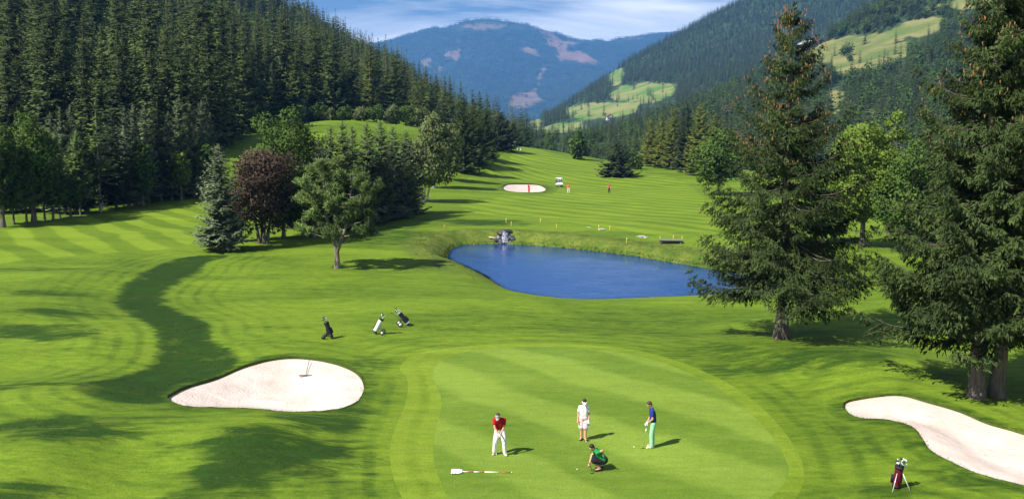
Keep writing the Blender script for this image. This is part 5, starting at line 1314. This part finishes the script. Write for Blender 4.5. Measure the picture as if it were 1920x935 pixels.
# ------------------------------------------------------------------ inlet rocks, cascade, stones, footbridge
M_ROCK = plain('wet_rock', (.045, .045, .05), .5, .5, 0, .5, 6); M_STONE = plain('pale_stone', (.34, .33, .30), .8, .2, 0, .25, 6)
def rock(label, p, r, seed, mat, name='rock', grp=None):
    rg = np.random.default_rng(seed); bm = bmesh.new(); bmesh.ops.create_icosphere(bm, subdivisions=3, radius=1)
    ph = rg.uniform(0, 9, 6)
    for v_ in bm.verts:
        c = v_.co; k = 1 + .22 * math.sin(c.x * 3 + ph[0]) * math.cos(c.y * 2.6 + ph[1]) + .14 * math.sin(c.z * 5 + ph[2] + c.x * 2) + .06 * math.sin(c.y * 11 + ph[3])
        v_.co = Vector((c.x * r[0] * k, c.y * r[1] * k, c.z * r[2] * k))
    me = bpy.data.meshes.new(name); bm.to_mesh(me); bm.free()
    o = link(name, me, mat, None, label=label, category='rock'); o.location = p
    if grp: o['group'] = grp
    return o
pi = at_z(947, 457, WATER_Z)
for i, (dx, dy, dz, r, lb) in enumerate([(-.75, .5, .35, (.5, .5, .45), 'wet dark rock left of the cascade into the pond'), (.85, .6, .40, (.55, .5, .5), 'wet dark rock right of the cascade into the pond'),
     (0, 1.5, 1.0, (.9, .6, .45), 'broad dark rock at the top of the cascade'), (-.45, .1, .05, (.35, .3, .25), 'small wet rock at the foot of the cascade, left'), (.5, .15, .08, (.38, .3, .25), 'small wet rock at the foot of the cascade, right'),
     (1.5, .7, .25, (.42, .4, .36), 'brown-black rock at the right end of the inlet')]):
    rock(lb, (pi[0] + dx, pi[1] + dy, WATER_Z + dz), r, 400 + i, M_ROCK, grp='rocks of the pond inlet')
m_, nt, o_ = new_mat('white_water'); pos = nd(nt, 'ShaderNodeTexCoord').outputs['Object']
fz = noise_n(nt, mapping(nt, pos, 0, (3, 3, 1)), 4, 4, .7); bsdf(nt, o_, mixrgb(nt, ramp(nt, fz, .42, .68), (.05, .06, .10), (.62, .66, .74)), .25, .5, bump(nt, fz, 1, .08))
V, F = [], []
for i in range(14):
    f = i / 13
    for j in range(11):
        x = (-.45 + .9 * j / 10) * (.5 + .4 * f); y = 1.15 - 1.15 * f ** .8; z = 1.05 - 1.08 * f ** 1.5
        V.append((x + .05 * math.sin(i * 2 + j), y - .12 * math.cos((j - 5) * .35) + .06 * math.sin(i * 1.3 + j * 2.1), z + .12 * math.cos((j - 5) * .3) + .05 * math.sin(i * 2.7 + j * 1.7)))
for i in range(13):
    for j in range(10): F.append((i * 11 + j, i * 11 + j + 1, (i + 1) * 11 + j + 1, (i + 1) * 11 + j))
o = MB().add(V, F).build('cascade', m_, None, True, label='white water tumbling over dark rocks into the pond', category='cascade'); o.location = (pi[0], pi[1] - .05, WATER_Z)
md = o.modifiers.new('thick', 'SOLIDIFY'); md.thickness = .10
pl = G_(926, 449); t = MB().tube([(-.55, 0, .28), (0, .1, .16), (.6, .1, .02)], [.10, .12, .09], 9).build('driftwood_log', plain('pale_wood', (.42, .36, .26), .8, .2, 0, .3, 8), None, True, label='pale log lying left of the pond inlet', category='log'); t.location = pl
for i, (u_, v_, r) in enumerate([(1127, 431, .24), (1131, 431, .20), (1104, 427, .15), (1196, 444, .16), (1201, 444, .22), (1206, 445, .26), (1211, 446, .18)]):
    rock(['flat white stone left of the right bank-top stake', 'flat white stone close to the right bank-top stake', 'small lone white stone left of the bank-top stakes', 'first white stone of the row before the footbridge',
          'second white stone of the row before the footbridge', 'largest white stone of the row before the footbridge', 'last white stone of the row before the footbridge'][i], G_(u_, v_) + [0, 0, r * .2], (r * 1.4, r, r * .6), 500 + i, M_STONE, 'stone', 'white stones on the pond bank')
pf = G_(1258, 456); t = thing('footbridge', 'low grey plank footbridge on the far pond bank', 'footbridge', pf + [0, 0, .05], -.12)
M_PLANK = plain('grey_plank', (.17, .17, .18), .8, .2, 0, .3, 12)
for i in range(11): MB().box((-1.05 + .21 * i, 0, .30 + .004 * (i % 2)), (.19, 1.2, .05), None, 1, .006).build('plank', M_PLANK, t)
for y in (-.45, .45): MB().box((0, y, .18), (2.4, .12, .18)).build('beam', plain('dark_beam', (.06, .055, .05), .8), t)
for x in (-1.0, 1.0): MB().box((x, 0, .0), (.2, 1.1, .3)).build('footing', plain('dark_beam', (.06, .055, .05), .8), t)

# ------------------------------------------------------------------ houses on the right hillside
M_WALL = plain('white_render', (.78, .74, .70), .8, .2, 0, .06, 1); M_WOOD = plain('dark_timber', (.085, .055, .04), .8, .2, 0, .3, 2); M_ROOFG = plain('grey_roof', (.45, .42, .44), .7, .2, 0, .15, 2); M_ROOFR = plain('red_roof', (.30, .11, .09), .7, .2, 0, .2, 2)
M_PANE = plain('window_glass', (.03, .04, .05), .1, .6); M_PINKW = plain('pink_render', (.70, .50, .46), .8, .2, 0, .08, 1)
def house(label, p, rz, w, dp, h, rh, wall, upper, roofm, wins=3, name='chalet'):
    t = thing(name, label, 'house', p, rz)
    MB().box((0, 0, h * .25 - 1), (w, dp, h * .5 + 2)).build('wall', wall, t, False)
    MB().box((0, 0, h * .75), (w * 1.02, dp * 1.02, h * .5)).build('upper_storey', upper, t, False)
    MB().add([(x * w * .51, y * dp * .51, z) for y in (-1, 1) for x, z in ((-1, h), (1, h), (0, h + rh * .93))], [(0, 1, 2), (5, 4, 3), (0, 3, 4, 1)]).build('gable', upper, t, False)
    ov = 1.18
    for s_ in (-1, 1):
        a0 = Vector((0, 0, h + rh)); a1 = Vector((s_ * w * .5 * ov, 0, h - rh * (ov - 1) - .02)); nrm = Vector((s_ * rh, 0, w * .5)).normalized() * .25
        rf = MB().add([(*(q + V3(0, y, 0) + n_),) for n_ in (Vector((0, 0, 0)), nrm) for y in (-dp * .62, dp * .62) for q in (a0, a1)],
           [(0, 1, 3, 2), (4, 6, 7, 5), (0, 4, 5, 1), (2, 3, 7, 6), (0, 2, 6, 4), (1, 5, 7, 3)]).build('roof', roofm, t, False)
        if s_ > 0: MB().box((w * .22, dp * .2, h + rh * .9), (.8, .8, 1.6)).build('chimney', wall, rf, False)
    for lv, z in enumerate((h * .27, h * .72)):
        for i in range(wins):
            x = w * (-.33 + .66 * i / max(1, wins - 1)); off = -dp * (.5 + .012 * lv)
            wn = MB().box((x, off - .02, z), (1.5, .16, 1.5)).build('window', M_STW, t, False); MB().box((x, off - .11, z), (1.1, .06, 1.15)).build('pane', M_PANE, wn, False)
    MB().box((0, -dp * .5 - .75, h * .5), (w * .96, 1.4, .18)).build('balcony', M_WOOD, t, False)
    for i in range(14): MB().box((-w * .46 + w * .92 * i / 13, -dp * .5 - 1.4, h * .5 + .5), (.14, .08, .9)).build('baluster', M_WOOD, t, False)
    MB().box((w * .1, -dp * .5 - .03, h * .13), (1.2, .12, 2.2)).build('door', M_WOOD, t, False)
    return t
def on_hill(g, u, v):
    U, Vv = project(g.reshape(-1, 3)); n = int(g.shape[0] * .8) * g.shape[1]; k = int(np.argmin((U[:n] - u) ** 2 + (Vv[:n] - v) ** 2)); return g.reshape(-1, 3)[k].copy()
house('large alpine chalet with white ground floor beside the hillside meadow', on_hill(HILL_A, 1506, 82), .45, 15, 13, 7, 3.6, M_WALL, M_WOOD, M_ROOFG, 4)
house('small brown barn right of the alpine chalet', on_hill(HILL_A, 1533, 82), .3, 9, 7, 3.4, 2.2, M_WOOD, M_WOOD, M_WOOD, 2, 'barn')
for u_, v_, d_, lb, wl, up_, rf_ in ((1340, 262, 430, 'house with red roof among trees behind the larches', M_WALL, M_WALL, M_ROOFR), (1368, 218, 640, 'pink-walled house above the red-roofed one', M_PINKW, M_PINKW, M_ROOFR)):
    p = on_hill(HILL_A, u_, v_); house(lb, p, .5, 9, 9, 5, 2.6, wl, up_, rf_, 3, 'house')
house('tiny white house on the meadow of the far right hillside', on_hill(HILL_B, 1143, 224), .2, 9, 8, 5, 3, M_WALL, M_WALL, M_ROOFR, 3, 'house')

# ------------------------------------------------------------------ tall grass on the pond bank (uncountable)
rg = np.random.default_rng(61)
def tufts(name, label, P, hgt, wid, fm, n=4):
    idx = np.repeat(np.arange(len(P)), n); m_ = len(idx); D = rg.normal(0, .38, (m_, 3)); D[:, 2] = 1
    q = P[idx] + rg.normal(0, .05, (m_, 3)) * [1, 1, 0]; l = rg.uniform(.6, 1.3, m_) * np.asarray(hgt)[idx]
    v_, f_, t_, _ = blades(q, D, rg.normal(0, 1, (m_, 3)) * [1, 1, .1], l, l * wid, .0, rg.random(m_)); link(name, np_mesh(name, v_, f_, {'tip': t_}), fm, None, kind='stuff', label=label, category='grass')
F_DRY = foliage_mat('dry_grass', (0.06, 0.13, 0.012), (0.21, 0.255, 0.04), .2, hue=.05, scale=.25)
lo, hi = POND.min(0) - 7, POND.max(0) + 7
Q = rg.uniform(lo, hi, (60000, 2)); s = sdf(Q, POND)
bk = (1 - smooth(s, 3.0, 5.2)) * smooth(Q[:, 1], 74, 84)
k = (s > -.1) & (rg.random(len(Q)) < bk * .55 * (.35 + 1.1 * vnoise(Q[:, 0] / 1.6, Q[:, 1] / 1.6, 5))); Q1 = Q[k]
edge = (s > -.35) & (s < .45) & (rg.random(len(Q)) < .8); Q2 = Q[edge]
P1 = np.column_stack([Q1, height(Q1[:, 0], Q1[:, 1])]); P2 = np.column_stack([Q2, np.maximum(height(Q2[:, 0], Q2[:, 1]), WATER_Z - .1)])
tufts('bank_grass', 'tall yellowing grass covering the far pond bank', np.concatenate([P1, P2]), np.concatenate([np.full(len(P1), .11), np.where(P2[:, 1] > 80, .20, .11)]), .10, F_DRY)
F_TURF = foliage_mat('rough_blades', (0.022, 0.050, 0.005), (0.080, 0.145, 0.014), .2, hue=.05, scale=.4)

E = []
for poly in (BUNKER_L, BUNKER_R):
    for p_ in curve(poly, .06): E.append(p_)
E = np.array(E)
E = E + rg.normal(0, .04, E.shape)
tufts('bunker_edge_grass', 'ragged turf edge hanging over the two near bunkers', np.column_stack([E, height(E[:, 0], E[:, 1]) - .02]), np.full(len(E), .075), .2, F_TURF, 2)
Q = np.column_stack([rg.uniform(-38, 40, 90000), rg.uniform(28, 95, 90000)])
dens = smooth(-sdf(Q, STRIP), -.2, .5)
for u_, v_, rx, ry, amt in PATCHES[:22]:
    c_ = at_z(u_, v_, .1); dens = np.maximum(dens, amt * (1 - smooth(np.hypot((Q[:, 0] - c_[0]) / rx, (Q[:, 1] - c_[1]) / ry), .5, 1.3)))
for poly in (BUNKER_L, BUNKER_R, COLLAR): dens[sdf(Q, poly) < .1] = 0
Q = Q[rg.random(len(Q)) < dens * .9]
tufts('rough_grass_blades', 'dark grass blades of the unmown strip and the darker patches', np.column_stack([Q, height(Q[:, 0], Q[:, 1]) - .01]), np.full(len(Q), .06), .16, F_TURF, 3)
# ------------------------------------------------------------------ haze in the valley air
m, nt, o = new_mat('valley_air')
pv = nd(nt, 'ShaderNodeVolumePrincipled'); pv.inputs['Color'].default_value = (0.14, 0.42, 1.0, 1); pv.inputs['Density'].default_value = 0.000085
pv.inputs['Anisotropy'].default_value = 0.0
nt.links.new(pv.outputs[0], o.inputs['Volume'])
hb = MB(); hb.box((300, 6300, 640), (16000, 13400, 1400)); hz = hb.build('haze', m, None, False, kind='stuff', label='thin blue haze filling the valley', category='haze')
